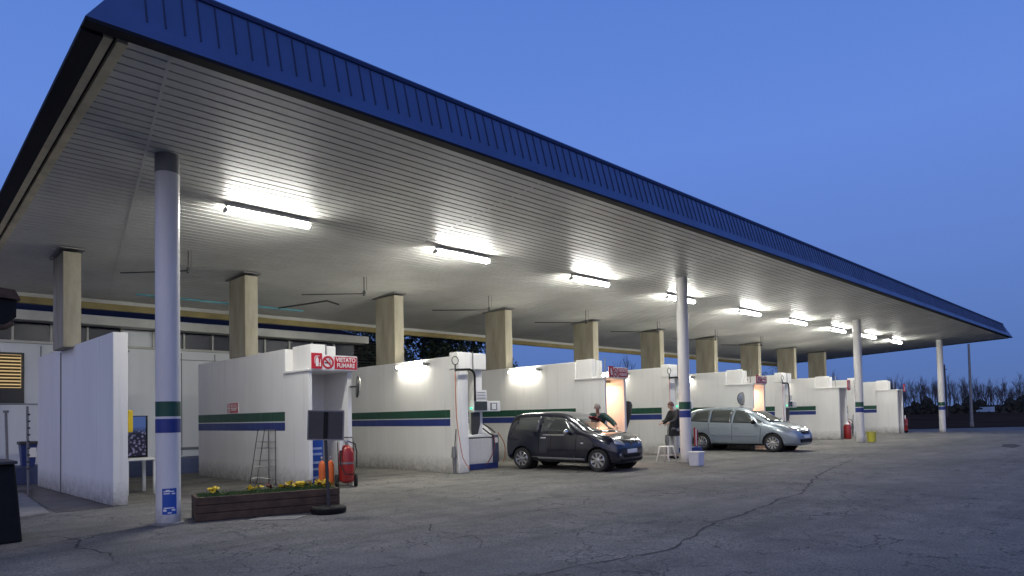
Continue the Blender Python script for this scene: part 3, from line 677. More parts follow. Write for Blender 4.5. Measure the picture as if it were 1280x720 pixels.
# turquoise water pipe under the soffit
t = thing('water_pipe', (6.6,18.2,4.6), 'pale turquoise water pipe run under the soffit behind the first round column', 'pipe')
MB().tube([(4.9,18.6,4.72),(9.4,18.6,4.72)], 0.03, 8).build('pipe_run', mat('turquoise_pipe', (0.10,0.30,0.36), 0.4), t)
MB().tube([(8.6,18.5,4.72),(9.1,16.6,4.72),(9.3,16.3,4.6)], 0.025, 8).build('branch', M['dark'], t)

# ------------------------------------------------------------------ rear building
bl = thing('workshop_building', (0, 21.8, 0), 'long pale workshop behind the bays with a strip of dark high windows', 'building')
ZG = 0.42
MB().box(-14, 12.6, 21.8, 30, 0, 3.70).build('facade_wall', M['facade'], bl)
MB().box(-14, 12.6, 21.95, 29.9, 3.70, 4.22).build('upper_wall', M['facade'], bl)
MB().box(-14, 12.6, 21.74, 21.96, 3.66, 3.73).build('sill', M['gutter'], bl, bev=0.01)
MB().box(-14.3, 13.4, 21.35, 21.9, 4.24, 4.50).build('gutter', M['gutter'], bl, bev=0.015)
mb = MB(); mb.prism([(-14.3,21.5,4.50),(-14.3,30.4,4.50),(-14.3,30.4,5.1),(-14.3,26,5.6)], (27.7,0,0)); mb.build('roof', M['roofsheet'], bl)
x = -13.5
while x < 12.4:
    if not (4.9 < x < 5.6):
        wf = MB().box(x, x+0.80, 21.93, 21.948, 3.735, 4.215).build('window', M['glassdark'], bl)
        MB().box(x-0.03, x+0.0, 21.90, 21.947, 3.735, 4.22).build('mullion', M['gutter'], wf) if False else None
    x += 0.86
x = -13.5
while x < 12.6: MB().box(x-0.055, x-0.005, 21.88, 21.949, 3.735, 4.22).build('mullion', M['gutter'], bl); x += 0.86
mb = MB()
for x in (3.42, 5.35, 5.55, 7.0, 8.0, 9.5, 11, 1.0, -1.5): mb.box(x-0.012, x+0.012, 21.785, 21.80, 0.45, 3.60)
mb.box(5.55, 12.5, 21.785, 21.80, 3.38, 3.40); mb.box(-6, 3.42, 21.785, 21.80, 2.02, 2.045); mb.box(5.4, 12.5, 21.77, 21.80, 0.62, 0.70)
mb.build('panel_joint', mat('joint_shadow_grey', (0.16,0.18,0.2), 0.6), bl)  # facade joints and panel lines in one even grey
MB().box(5.35, 6.9, 21.75, 21.80, 0.45, 3.55).build('door', M['facade'], bl, bev=0.01)
MB().tube([(5.42,21.72,1.3),(5.42,21.72,3.5)], 0.02).build('drainpipe', M['grey'], bl)
# shuttered window with warm light
sh = MB().box(1.55, 3.05, 21.77, 21.80, 2.06, 3.40).build('shutter_window', M['dark'], bl)
mb = MB()
for k in range(10): mb.prism([(1.63,21.765,2.48+0.088*k),(2.97,21.765,2.48+0.088*k),(2.97,21.735,2.52+0.088*k),(1.63,21.735,2.52+0.088*k)], (0,0,0.014))
mb.build('slats', mat('yellow_wooden_slats', (0.16,0.11,0.05), 0.5, var=0.3), sh)
MB().box(1.62, 2.98, 21.766, 21.769, 2.46, 3.34).build('lit_pane', emis('warm_window_light', (1.0,0.70,0.30), 0.55, (0.2,0.15,0.1)), sh)
mb = MB(); mb.tube([(3.85,21.78,3.28),(3.75,21.45,3.30),(3.6,21.3,3.30)], 0.018)
lt_ = thing('wall_bracket', (3.85,21.7,3.2), 'small wall lamp bracket on the pale workshop by the left bay wall', 'bracket')
mb.build('arm', M['dark'], lt_); MB().ell((3.57,21.28,3.27),(0.09,0.09,0.05)).build('head', M['grey'], lt_, smooth=True)
# louvred shed beyond
t = thing('louvred_shed', (14, 23, 0), 'dark louvred shed just past the end of the pale workshop', 'shed')
MB().box(12.7, 15.6, 23.2, 27, 0, 4.6).build('shed_wall', M['lip'], t)
mb = MB()
for k in range(18): mb.prism([(12.7,23.12,2.6+0.11*k),(15.6,23.12,2.6+0.11*k),(15.6,23.19,2.66+0.11*k),(12.7,23.19,2.66+0.11*k)], (0,0,0.015))
mb.build('louvres', M['dark'], t)

# ------------------------------------------------------------------ things at the left
t = thing('kiosk_box', (1.0, 10.7, 0), 'bulky black container cut off by the left edge of the picture', 'container')
mb = MB(); mb.add([(0.2,10.2,0),(1.44,10.35,0),(1.44,11.2,0),(0.2,11.2,0),(0.2,10.25,0.98),(1.37,10.42,0.98),(1.37,11.15,0.98),(0.2,11.15,0.98)], [(0,3,2,1),(4,5,6,7),(0,1,5,4),(1,2,6,5),(2,3,7,6),(3,0,4,7)])
mb.build('container_body', M['black'], t, bev=0.02); MB().box(0.18,1.38,10.3,11.2,0.98,1.02).build('rim', M['dark'], t, bev=0.01)
t = thing('shelter_roof', (0.9, 10.8, 0), 'corner of a brown wooden shelter roof at the upper left edge', 'shelter')
mb = MB(); mb.prism([(-0.8,10.2,3.35),(1.36,10.4,3.18),(1.42,10.4,3.06),(-0.8,10.2,3.14)], (0,0.9,0)); mb.build('roof_board', M['wood'], t)
mb = MB(); mb.prism([(-0.8,10.25,3.14),(1.38,10.45,3.05),(1.38,10.45,2.84),(1.28,10.45,2.74),(-0.8,10.25,2.62)], (0,0.8,0)); mb.build('roof_box', M['black'], t)
mb = MB(); mb.tube([(-0.8,10.24,2.60),(1.26,10.44,2.70),(1.34,10.44,2.76)], 0.035); mb.build('edge_rail', M['wood'], t)
MB().box(-0.2,-0.1,10.6,10.7,0,2.7).build('post', M['wood'], t)
t = thing('marker_post', (2.45,16.96,0), 'thin grey post with notches beside the left bay wall', 'post')
mb = MB(); mb.tube([(2.45,16.96,0),(2.43,16.96,1.86)], 0.024, 8); mb.build('pole', M['grey'], t)
mb = MB()
for k in range(9): mb.tube([(2.45,16.96,0.55+0.14*k),(2.45,16.96,0.585+0.14*k)], 0.032, 8)
mb.build('notches', M['dark'], t)
t = thing('marker_post', (2.17,17.6,0), 'thin pale post with a small cap, left of the notched post', 'post')
MB().tube([(2.20,17.6,0),(2.15,17.6,1.75)], 0.026, 8).build('pole', M['slab'], t); MB().tube([(2.15,17.6,1.74),(2.15,17.6,1.79)], 0.05, 10).build('cap', M['slab'], t)
MB().lathe([(0.16,0),(0.14,0.10),(0.05,0.14)], (2.20,17.6,0), n=20).build('foot', M['dark'], t)
t = thing('wheelie_bin', (2.97,20.8,0.42), 'small blue bin with a white label standing on the walkway at the left', 'bin')
mb = MB(); mb.add([(2.86,20.65,0.44),(3.12,20.65,0.44),(3.12,20.95,0.44),(2.86,20.95,0.44),(2.82,20.58,0.98),(3.16,20.58,0.98),(3.16,21.0,0.98),(2.82,21.0,0.98)], [(0,3,2,1),(4,5,6,7),(0,1,5,4),(1,2,6,5),(2,3,7,6),(3,0,4,7)])
mb.build('bin_body', M['bluepaint'], t, bev=0.01); MB().box(2.79,3.19,20.55,21.03,0.98,1.06).build('lid', M['dark'], t, bev=0.015)
MB().box(2.98,3.14,20.59,20.60,0.66,0.90).build('label', M['signwhite'], t)
# table with picture board
t = thing('table', (4.2,15.6,0), 'small white table between the left bay wall and the first round column', 'table')
MB().box(3.75,4.42,15.1,16.0,0.70,0.74).build('table_top', M['whiteclean'], t, bev=0.008)
for x_, y_ in ((3.82,15.16),(4.34,15.16),(3.82,15.92),(4.34,15.92)): MB().box(x_-0.03,x_+0.03,y_-0.03,y_+0.03,0,0.70).build('leg', M['whiteclean'], t)
def picmat():
    m, tt, b = newmat('printed_flower_picture'); g = tt.nodes.new('ShaderNodeNewGeometry'); s_ = tt.nodes.new('ShaderNodeSeparateXYZ'); tt.links.new(g.outputs['Position'], s_.inputs[0])
    v = tt.nodes.new('ShaderNodeTexVoronoi'); v.inputs['Scale'].default_value = 16; tt.links.new(g.outputs['Position'], v.inputs['Vector'])
    rp = tt.nodes.new('ShaderNodeValToRGB'); tt.links.new(v.outputs['Distance'], rp.inputs[0])
    rp.color_ramp.elements[0].position = 0.15; rp.color_ramp.elements[0].color = (0.32,0.30,0.45,1); rp.color_ramp.elements[1].position = 0.5; rp.color_ramp.elements[1].color = (0.012,0.012,0.03,1)
    mr = tt.nodes.new('ShaderNodeMapRange'); tt.links.new(s_.outputs['Z'], mr.inputs[0]); mr.inputs[1].default_value = 1.25; mr.inputs[2].default_value = 1.40
    mx = tt.nodes.new('ShaderNodeMix'); mx.data_type = 'RGBA'; tt.links.new(mr.outputs[0], mx.inputs['Factor']); tt.links.new(rp.outputs[0], mx.inputs[6]); mx.inputs[7].default_value = (0.09,0.16,0.42,1)
    tt.links.new(mx.outputs[2], b.inputs['Base Color']); b.inputs['Roughness'].default_value = 0.3; return m
t = thing('picture_board', (4.1,15.6,0.74), 'dark framed picture of pale flowers standing on the white table', 'picture')
MB().box(3.78,4.33,15.60,15.63,0.742,1.62).build('frame', M['black'], t, bev=0.004); MB().box(3.80,4.29,15.594,15.599,0.78,1.60).build('print', picmat(), t)

# ------------------------------------------------------------------ planter
ang = math.atan2(9.74-10.24, 5.50-3.46)
t = thing('flower_planter', (3.47,10.24,0), 'long brown timber planter with grass and yellow flowers', 'planter', rz=ang)
L, D, H = 2.12, 0.62, 0.36
for k in range(3):
    z0 = 0.005+0.118*k
    MB().box(0,L,0,0.07,z0,z0+0.112).build('side_board', M['wood'], t, bev=0.01, local=True)
    MB().box(0,L,D-0.07,D,z0,z0+0.112).build('side_board', M['wood'], t, bev=0.01, local=True)
    MB().box(0.002,0.07,0.07,D-0.07,z0,z0+0.112).build('end_board', M['wood'], t, bev=0.01, local=True)
    MB().box(L-0.07,L-0.002,0.07,D-0.07,z0,z0+0.112).build('end_board', M['wood'], t, bev=0.01, local=True)
mb = MB(); nx, ny = 40, 10; vs = [(0.07+(L-0.14)*i/nx, 0.07+(D-0.14)*j/ny, 0.315+rnd.uniform(-0.01,0.025)) for j in range(ny+1) for i in range(nx+1)]
mb.add(vs, [(j*(nx+1)+i, j*(nx+1)+i+1, (j+1)*(nx+1)+i+1, (j+1)*(nx+1)+i) for j in range(ny) for i in range(nx)]); mb.build('soil', M['soil'], t, local=True)
mb = MB()
for k in range(5200):
    x, y = rnd.uniform(0.05, L-0.05), rnd.uniform(0.04, D-0.04); h = rnd.uniform(0.03, 0.085); a_ = rnd.uniform(0, 6.3); lx, ly = rnd.uniform(-.03,.03), rnd.uniform(-.03,.03)
    dx, dy = 0.004*math.cos(a_), 0.004*math.sin(a_)
    mb.add([(x-dx,y-dy,0.315),(x+dx,y+dy,0.315),(x+lx,y+ly,0.32+h)], [(0,1,2)])
tag(mb.build('grass', M['grass'], t, local=True), kind='stuff')
mats_ = {'petal': MB(), 'petaldark': MB(), 'leaf': MB()}
def flower(x, y, z, s, mbp, mbd):
    tilt = Matrix.Rotation(rnd.uniform(0, 6.3), 4, 'Z') @ Matrix.Rotation(rnd.uniform(0.2, 1.25), 4, 'X')
    q = Matrix.Translation((x, y, z)) @ tilt
    for k in range(5):
        a_ = 2*math.pi*k/5; c = Vector((math.cos(a_), math.sin(a_), 0))*s*0.55; vs = []
        for j in range(7):
            b_ = 2*math.pi*j/7; vs.append(q @ (c + Vector((math.cos(b_)*s*0.5, math.sin(b_)*s*0.5, 0.2*s*math.cos(b_-a_) + 0.003*k))))
        mbp.add(vs, [tuple(range(7))])
    vs = [q @ Vector((math.cos(b_*0.9)*s*0.3, math.sin(b_*0.9)*s*0.3, 0.02)) for b_ in range(7)]
    mbd.add(vs, [tuple(range(7))])
plants = [(0.30, 0.30, 0.10, 8), (0.85, 0.28, 0.10, 8), (1.18, 0.42, 0.14, 4), (1.42, 0.33, 0.14, 16), (1.62, 0.30, 0.13, 18), (1.84, 0.34, 0.16, 16), (1.98, 0.25, 0.09, 12)]
pcol = [0, 0, 2, 1, 0, 1, 0]
for i, (x, y, r_, n) in enumerate(plants):
    lab = ['single yellow pansy clump nearest the left end of the planter', 'yellow pansy clump left of the planter middle', 'dark red pansy clump beside the planter middle', 'yellow and maroon pansy clump right of the planter middle', 'broad bright yellow pansy clump in the right half of the planter', 'brown and yellow pansy clump near the right end of the planter', 'yellow pansy clump at the right end of the planter'][i]
    wp = rootm(t) @ Vector((x, y, 0.33)); fp = thing('pansy_plant', wp, lab, 'flower', 'pansies in the planter')
    a1, a2, a3 = MB(), MB(), MB()
    for k in range(n):
        fx, fy = rnd.gauss(0, r_*0.5), rnd.gauss(0, r_*0.35)
        flower(fx, fy, rnd.uniform(0.05, 0.13), rnd.uniform(0.034, 0.050), a2 if (pcol[i] == 2 or (pcol[i] == 1 and rnd.random() < 0.4)) else a1, a2)
    for k in range(n*14):
        fx, fy, fz = rnd.gauss(0, r_*0.6), rnd.gauss(0, r_*0.45), rnd.uniform(0.0, 0.09); s_ = rnd.uniform(0.015, 0.03); e1 = Vector((rnd.uniform(-1,1), rnd.uniform(-1,1), rnd.uniform(-.5,.8))).normalized()*s_; e2 = Vector((rnd.uniform(-1,1), rnd.uniform(-1,1), rnd.uniform(-.5,.5))).normalized()*s_*0.5
        c_ = Vector((fx, fy, fz)); a3.add([c_-e1, c_+e2, c_+e1, c_-e2], [(0,1,2,3)])
    if a1.v: a1.build('blossoms', M['petal'], fp, local=True)
    if a2.v: a2.build('dark_blossoms', M['petaldark'], fp, local=True)
    a3.build('leaves', M['grass'], fp, local=True)
# drain cover
t = MB().prism([(4.05,9.75,0.003),(4.55,9.30,0.003),(4.85,9.55,0.003),(4.30,9.95,0.003)], (0,0,0.006)).build('drain_cover', M['slab']); tag(t, 'pale drain cover set in the asphalt in front of the planter', 'drain cover')
ribbon('asphalt_crack', [(3.95,9.72),(4.15,9.98),(4.9,9.62),(5.05,9.35)], 0.018, 0.01)
# sign stand
t = thing('sign_stand', (5.24,9.58,0), 'black square sign on a pole with a heavy round base, seen from behind', 'sign stand')
MB().lathe([(0.26,0),(0.27,0.02),(0.27,0.08),(0.25,0.10),(0.05,0.105)], (5.24,9.58,0), n=36).build('base', M['black'], t, smooth=True)
MB().tube([(5.24,9.58,0.1),(5.20,9.60,1.56)], 0.026, 12).build('pole', M['dark'], t, smooth=True)
q = Matrix.Translation((5.20,9.56,1.37)) @ Matrix.Rotation(R(-36), 4, 'Z') @ Matrix.Rotation(R(2), 4, 'Y')
MB().box(-0.265,0.265,-0.02,0.015,-0.225,0.225).xf(q).build('board', M['dark'], t, bev=0.006)
mb = MB()
for a_ in ((-0.275,0.275,-0.03,0.02,0.215,0.235),(-0.275,0.275,-0.03,0.02,-0.235,-0.215),(-0.278,-0.258,-0.03,0.02,-0.2149,0.2149),(0.258,0.278,-0.03,0.02,-0.2149,0.2149)): mb.box(*a_)
mb.xf(q).build('board_frame', M['grey'], t)
MB().box(-0.03,0.03,-0.045,-0.021,-0.21,0.21).xf(q).build('bracket', M['black'], t)
# wire rack against wall two
t = thing('wire_rack', (6.5,14.9,0), 'tapered grey wire rack of shelves leaning by the striped wall behind the planter', 'rack')
mb = MB()
for dy in (0, 0.35):
    mb.tube([(6.30,14.75+dy,0.0),(6.50,14.75+dy,1.26)], 0.010, 5); mb.tube([(6.66,14.55+dy,0.0),(6.66,14.55+dy,1.26)], 0.010, 5)
mb.build('frame', M['dark'], t)
for k, z in enumerate((0.16, 0.42, 0.56, 0.84, 0.98, 1.25)):
    mb = MB(); x0 = 6.33+0.16*z
    mb.tube([(x0,14.75,z),(6.68,14.55,z),(6.68,14.95,z),(x0,15.1,z),(x0,14.75,z)], 0.007, 4)
    for j in range(6): a_ = Vector((x0,14.75,z)).lerp(Vector((6.68,14.55,z)), j/5); mb.tube([a_, a_+Vector((0,0.36,0))], 0.0035, 4)
    mb.build('shelf', M['steel'], t)
# things inside booth two
t = thing('drinks_crate_stack', (6.98,13.4,0), 'blue printed panel standing inside the booth behind the planter', 'panel')
MB().box(6.80,7.12,13.22,13.28,0.03,1.02).build('panel_board', M['brightblue'], t, bev=0.005)  # a single upright blue board with printed bars
mb = MB()
for z_ in (0.82, 0.70, 0.52, 0.38, 0.2): mb.box(6.83,7.09,13.214,13.219,z_,z_+0.05)
mb.build('print', mat('pale_blue_print', (0.30,0.40,0.62), 0.5), t)
for i, x_ in enumerate((6.97, 7.17)):
    t = thing('gas_cylinder', (x_,13.0,0), ['orange gas cylinder directly behind the sign pole', 'orange gas cylinder between the sign pole and the red extinguisher'][i], 'cylinder', 'orange cylinders in the booth')
    MB().lathe([(0.065,0),(0.07,0.03),(0.07,0.48),(0.05,0.56),(0.02,0.59)], (x_,13.0,0), n=20).build('cylinder_body', M['orange'], t, smooth=True)
    MB().lathe([(0.02,0.585),(0.02,0.63),(0.035,0.64),(0.03,0.68)], (x_,13.0,0), n=12).build('valve', M['steel'], t)
def cart(x, y, label, sc_=1.0, yaw=0, first=None):
    if first is not None: return copy_tree(first, (x,y,0), label, rz=yaw)
    t = thing('wheeled_extinguisher', (x,y,0), label, 'fire extinguisher', 'wheeled fire extinguishers at the booths', rz=yaw)
    MB().lathe([(0.10,0.10),(0.15,0.14),(0.16,0.20),(0.16,0.72),(0.14,0.82),(0.08,0.89),(0.03,0.91)], (0,0,0), n=26).build('cylinder_body', M['red'], t, smooth=True, local=True)
    MB().lathe([(0.161,0.50),(0.163,0.51),(0.163,0.53),(0.161,0.54)], (0,0,0), n=26).build('strap', M['grey'], t, smooth=True, local=True)
    MB().lathe([(0.03,0.905),(0.03,0.96),(0.05,0.97),(0.045,1.01)], (0,0,0), n=14).build('valve', M['steel'], t, local=True)
    for s in (-1, 1):
        wh = MB().lathe([(0.09,-0.03),(0.125,-0.032),(0.135,-0.02),(0.135,0.02),(0.125,0.032),(0.09,0.03)], (s*0.20,0.10,0.135), ax='x', n=24).build('wheel', M['rubber'], t, smooth=True, local=True)
        MB().lathe([(0.03,-0.034),(0.088,-0.026),(0.088,0.026),(0.03,0.034)], (s*0.20,0.10,0.135), ax='x', n=18).build('rim', M['grey'], wh, local=True)
    MB().tube([(-0.15,0.14,0.12),(-0.17,0.14,0.95),(-0.15,0.22,1.06),(0.15,0.22,1.06),(0.17,0.14,0.95),(0.15,0.14,0.12)], 0.013, 6).build('handle_frame', M['dark'], t, local=True)
    MB().tube([(0.05,-0.02,0.98),(0.17,-0.12,0.93),(0.20,-0.16,0.75),(0.19,-0.17,0.45),(0.12,-0.19,0.28),(-0.05,-0.19,0.30),(-0.14,-0.16,0.5),(-0.13,-0.14,0.8)], 0.014, 6).build('hose', M['rubber'], t, smooth=True, local=True)
    MB().tube([(-0.13,-0.14,0.8),(-0.10,-0.13,1.02)], [0.02,0.035], 8).build('nozzle', M['signwhite'], t, smooth=True, local=True)
    return t
e0 = cart(7.45, 12.82, 'red wheeled extinguisher with hose at the booth behind the planter', yaw=R(-25))
cart(35.05, 12.25, 'red wheeled extinguisher at the booth just beyond the silver car', yaw=R(-25), first=e0)
cart(44.15, 12.2, 'red wheeled extinguisher at the last booth of the row', yaw=R(-25), first=e0)
t = thing('gas_cylinder', (34.65,12.1,0), 'red cylinder with a pale top beside the extinguisher beyond the silver car', 'cylinder')
MB().lathe([(0.16,0),(0.17,0.03),(0.17,0.62),(0.12,0.72)], (34.65,12.1,0), n=22).build('cylinder_body', M['red'], t, smooth=True)
MB().lathe([(0.12,0.721),(0.06,0.78),(0.05,0.86)], (34.65,12.1,0), n=18).build('cylinder_cap', M['signwhite'], t, smooth=True)
# dark board with notice at the very end
t = thing('notice_board', (45.3,12.6,0), 'tall dark board with a white sheet behind the last extinguisher', 'notice board')
MB().box(44.5,45.55,12.75,12.85,0,2.0).build('board', M['lip'], t, bev=0.01); MB().box(45.15,45.5,12.74,12.748,1.15,1.6).build('sheet', M['signwhite'], t)

# buckets and stool
def bucket(x, y, m_, label, r0=0.13, r1=0.17, h=0.38, sq=False):
    t = thing('bucket', (x,y,0), label, 'bucket')
    if sq:
        mb = MB(); mb.add([(x-r0,y-r0,0),(x+r0,y-r0,0),(x+r0,y+r0,0),(x-r0,y+r0,0),(x-r1,y-r1,h),(x+r1,y-r1,h),(x+r1,y+r1,h),(x-r1,y+r1,h)], [(0,3,2,1),(0,1,5,4),(1,2,6,5),(2,3,7,6),(3,0,4,7),(4,5,6,7)])
        mb.build('bucket_body', m_, t, bev=0.02)
    else: MB().lathe([(r0,0),(r1,h),(r1+0.012,h),(r1+0.012,h+0.02),(r1-0.01,h+0.02),(r0-0.01,0.03)], (x,y,0), n=28).build('bucket_body', m_, t, smooth=True)
    pts = [(x+(r1+0.01)*math.cos(a_*math.pi/10), y, h-0.01-0.05*math.sin(a_*math.pi/10)) for a_ in range(11)]
    if not sq: MB().tube([(p_[0], y-(r1+0.02)*math.sin(math.pi*i_/10), p_[2]) for i_, p_ in enumerate(pts)], 0.005, 5).build('handle', M['steel'], t)
    else: MB().box(x-r1-0.01,x+r1+0.01,y-r1-0.01,y+r1+0.01,h-0.02,h+0.01).build('rim', M['whiteclean'], t, bev=0.01)
bucket(16.30, 9.62, mat('translucent_white_plastic', (0.62,0.62,0.70), 0.45, var=0.15, scale=9), 'squarish pale plastic bucket at the foot of the second round column', 0.14, 0.165, 0.38, True)
bucket(31.80, 10.12, M['ylime'], 'yellow-green bucket at the foot of the third round column', 0.16, 0.20, 0.44)
t = thing('stool', (16.9,10.95,0), 'white plastic stool in front of the standing person', 'stool')
sx, sy = 16.90, 10.95
MB().lathe([(0.20,0.46),(0.215,0.475),(0.20,0.49)], (sx,sy,0), n=28).build('seat', M['whiteclean'], t, smooth=True)
for a_, b_ in ((-1,-1),(1,-1),(-1,1),(1,1)): MB().tube([(sx+a_*0.14,sy+b_*0.14,0.465),(sx+a_*0.21,sy+b_*0.21,0)], [0.026,0.020], 8).build('leg', M['whiteclean'], t, smooth=True)
MB().tube([(sx-0.15,sy-0.15,0.22),(sx+0.15,sy-0.15,0.22),(sx+0.15,sy+0.15,0.22),(sx-0.15,sy+0.15,0.22)], 0.010, 6, closed=True).build('stretcher', M['whiteclean'], t)
# hanging jacket
t = thing('hanging_jacket', (17.45,12.75,1.9), 'black jacket hanging beside the orange-lit booth behind the hatchback', 'jacket')
mb = MB(); sec = [(1.86,0.10,0.05,0.10),(1.83,0.20,0.09,0.12),(1.72,0.25,0.11,0.13),(1.55,0.24,0.11,0.11),(1.35,0.20,0.10,0.07),(1.15,0.15,0.09,0.02),(0.95,0.10,0.07,-0.03),(0.85,0.07,0.05,-0.05)]
vs = []; n = 16
for z_, rx, ry, ox in sec:
    for k in range(n): a_ = 2*math.pi*k/n; vs.append((17.35+ox+rx*math.cos(a_)*(1+0.08*math.sin(5*a_+z_*9)), 12.75+ry*math.sin(a_), z_))
mb.add(vs, [(i*n+k, i*n+(k+1) % n, (i+1)*n+(k+1) % n, (i+1)*n+k) for i in range(len(sec)-1) for k in range(n)] + [tuple(range(n)), tuple(range((len(sec)-1)*n, len(sec)*n))]); mb.build('cloth', M['jacket'], t, smooth=True)
MB().tube([(17.45,12.75,1.86),(17.45,12.75,1.93),(16.4,12.75,1.95)], 0.01, 5).build('hook', M['steel'], t)
# jet lance pole with red and white sleeve behind the second column
t = thing('striped_pole', (18.0,10.9,0), 'red and white hose pole beside the second round column', 'pole')
for k in range(3): MB().tube([(17.9+0.07*k,10.6,0.45),(17.9+0.07*k,10.6,1.0-0.04*k)], 0.025, 8).build('tube', M['red'] if k != 1 else M['signwhite'], t)
MB().box(17.6,18.15,10.5,10.9,0,0.42).build('base', M['bluepaint'], t, bev=0.01)

# ------------------------------------------------------------------ cars
def make_car(name, label, loc, yaw, st, L, paint, wheel_x, wr, track, wins, lights_, extras, rim_m, spokes):
    root = thing(name, loc, label, 'car', 'cars in the wash bays', rz=yaw)
    # body loft: x along car (rear 0 -> front L), centred afterwards
    rings = []
    for (x, zb, zm, zbelt, ztop, w_, wbelt, wroof) in st:
        half = [(0, zb), (w_*0.88, zb), (w_*0.985, zb+0.10), (w_, zm), (w_*0.985, (zm+zbelt)/2+0.03), (wbelt, zbelt), (wbelt*0.5+wroof*0.5+0.015, (zbelt+ztop)/2), (wroof, ztop-0.035), (wroof*0.55, ztop-0.006), (0, ztop)]
        rings.append([(x-L/2, a_, b_) for a_, b_ in half] + [(x-L/2, -a_, b_) for a_, b_ in half[-2:0:-1]])
    n = len(rings[0]); mb = MB(); vs = [v for r_ in rings for v in r_]
    fs = [(i*n+k, i*n+(k+1) % n, (i+1)*n+(k+1) % n, (i+1)*n+k) for i in range(len(rings)-1) for k in range(n)]
    fs += [tuple(range(n)), tuple(range((len(rings)-1)*n, len(rings)*n))]
    mb.add(vs, fs)
    body = mb.build('body', paint, root, smooth=True, local=True, sub=2)
    dg = bpy.context.evaluated_depsgraph_get(); dg.update()
    me = bpy.data.meshes.new_from_object(body.evaluated_get(dg)); body.modifiers.clear()
    body.data = me
    # wheel arches
    for wx in wheel_x:
        cb = MB().lathe([(wr+0.055, -1.2), (wr+0.055, 1.2)], (wx-L/2, 0, wr), ax='y', n=40).build('cutter', M['black'], None)
        md = body.modifiers.new('cut', 'BOOLEAN'); md.operation = 'DIFFERENCE'; md.object = cb; md.solver = 'EXACT'
        body_loc = body.matrix_world.copy(); body.parent = None; body.location = (0,0,0); body.matrix_world = Matrix.Identity(4)
        bpy.context.view_layer.update(); dg = bpy.context.evaluated_depsgraph_get()
        me = bpy.data.meshes.new_from_object(body.evaluated_get(dg)); body.modifiers.clear(); body.data = me
        body.parent = root; bpy.data.objects.remove(cb)
    body.matrix_parent_inverse = Matrix.Identity(4); body.location = (0,0,0)
    for p_ in me.polygons: p_.use_smooth = True
    try: me.set_sharp_from_angle(angle=R(38))
    except Exception: pass
    me.materials.clear(); me.materials.append(paint); body.name = 'body'
    bm = bmesh.new(); bm.from_mesh(me); bvh = BVHTree.FromBMesh(bm)
    def patch(nm, c, dirn, m_, off=0.006, nu=10, nv=6, par=None, both=False):
        """c = 4 corners (a,b) in the plane seen along dirn ('side','front','rear','top'); first edge c0->c1"""
        for sgn in ((1, -1) if both else (1,)):
            mb = MB(); vs = []
            for j in range(nv+1):
                for i in range(nu+1):
                    u, v = i/nu, j/nv
                    a_ = (1-v)*((1-u)*Vector(c[0])+u*Vector(c[1])) + v*((1-u)*Vector(c[3])+u*Vector(c[2]))
                    if dirn == 'side': o_, d_ = Vector((a_.x-L/2, sgn*-3, a_.y)), Vector((0, sgn*1, 0))
                    elif dirn == 'front': o_, d_ = Vector((4, a_.x*sgn, a_.y)), Vector((-1, 0, 0))
                    elif dirn == 'rear': o_, d_ = Vector((-4, a_.x*sgn, a_.y)), Vector((1, 0, 0))
                    else: o_, d_ = Vector((a_.x-L/2, a_.y*sgn, 4)), Vector((0, 0, -1))
                    h_ = bvh.ray_cast(o_, d_)
                    if h_[0] is None: vs.append(o_ + d_*3)
                    else: vs.append(h_[0] - d_*off*1.0 + (h_[1]*0.0))
            mb.add(vs, [(j*(nu+1)+i, j*(nu+1)+i+1, (j+1)*(nu+1)+i+1, (j+1)*(nu+1)+i) for j in range(nv) for i in range(nu)])
            o = mb.build(nm, m_, par or root, smooth=True, local=True)
            s_ = o.modifiers.new('sol', 'SOLIDIFY'); s_.thickness = 0.006; s_.offset = 0
        return o
    for nm, c, d_, m_, both in wins: patch(nm, c, d_, m_, both=both)
    for nm, c, d_, m_, both, off in lights_: patch(nm, c, d_, m_, off=off, both=both, nu=8, nv=4)
    # wheels: tyre mesh with the rim as its child
    for wx in wheel_x:
        for s in (-1, 1):
            cx, cy = wx-L/2, s*track/2
            wl_ = MB().lathe([(wr*0.66, -0.09), (wr*0.9, -0.10), (wr*0.985, -0.08), (wr, -0.04), (wr, 0.04), (wr*0.985, 0.08), (wr*0.9, 0.10), (wr*0.66, 0.09)], (cx, cy, wr), ax='y', n=36).build('wheel', M['rubber'], root, smooth=True, local=True)
            yo = cy + s*0.092
            mb = MB(); prof = [(wr*0.70, 0.0), (wr*0.66, 0.012), (wr*0.60, -0.012)]
            vs = []; n = 36
            for r_, h_ in prof:
                for k in range(n): a_ = 2*math.pi*k/n; vs.append((cx+r_*math.cos(a_), yo+s*h_, wr+r_*math.sin(a_)))
            mb.add(vs, [(i_*n+k, i_*n+(k+1) % n, (i_+1)*n+(k+1) % n, (i_+1)*n+k) for i_ in range(2) for k in range(n)])
            for k in range(spokes):
                a_ = 2*math.pi*k/spokes + 0.2; d_ = Vector((math.cos(a_), 0, math.sin(a_))); q_ = Vector((-math.sin(a_), 0, math.cos(a_)))
                c0 = Vector((cx, yo+s*0.002, wr)); w0, w1 = 0.022, 0.034
                mb.prism([c0+d_*wr*0.12+q_*w0, c0+d_*wr*0.64+q_*w1, c0+d_*wr*0.64-q_*w1, c0+d_*wr*0.12-q_*w0], (0, -s*0.02, 0))
            mb.lathe([(wr*0.20, -0.012), (wr*0.20, 0.004), (wr*0.10, 0.012)], (cx, yo, wr), ax='y', n=18) if s > 0 else mb.lathe([(wr*0.20, 0.012), (wr*0.20, -0.004), (wr*0.10, -0.012)], (cx, yo, wr), ax='y', n=18)
            mb.build('rim', rim_m, wl_, smooth=False, local=True)
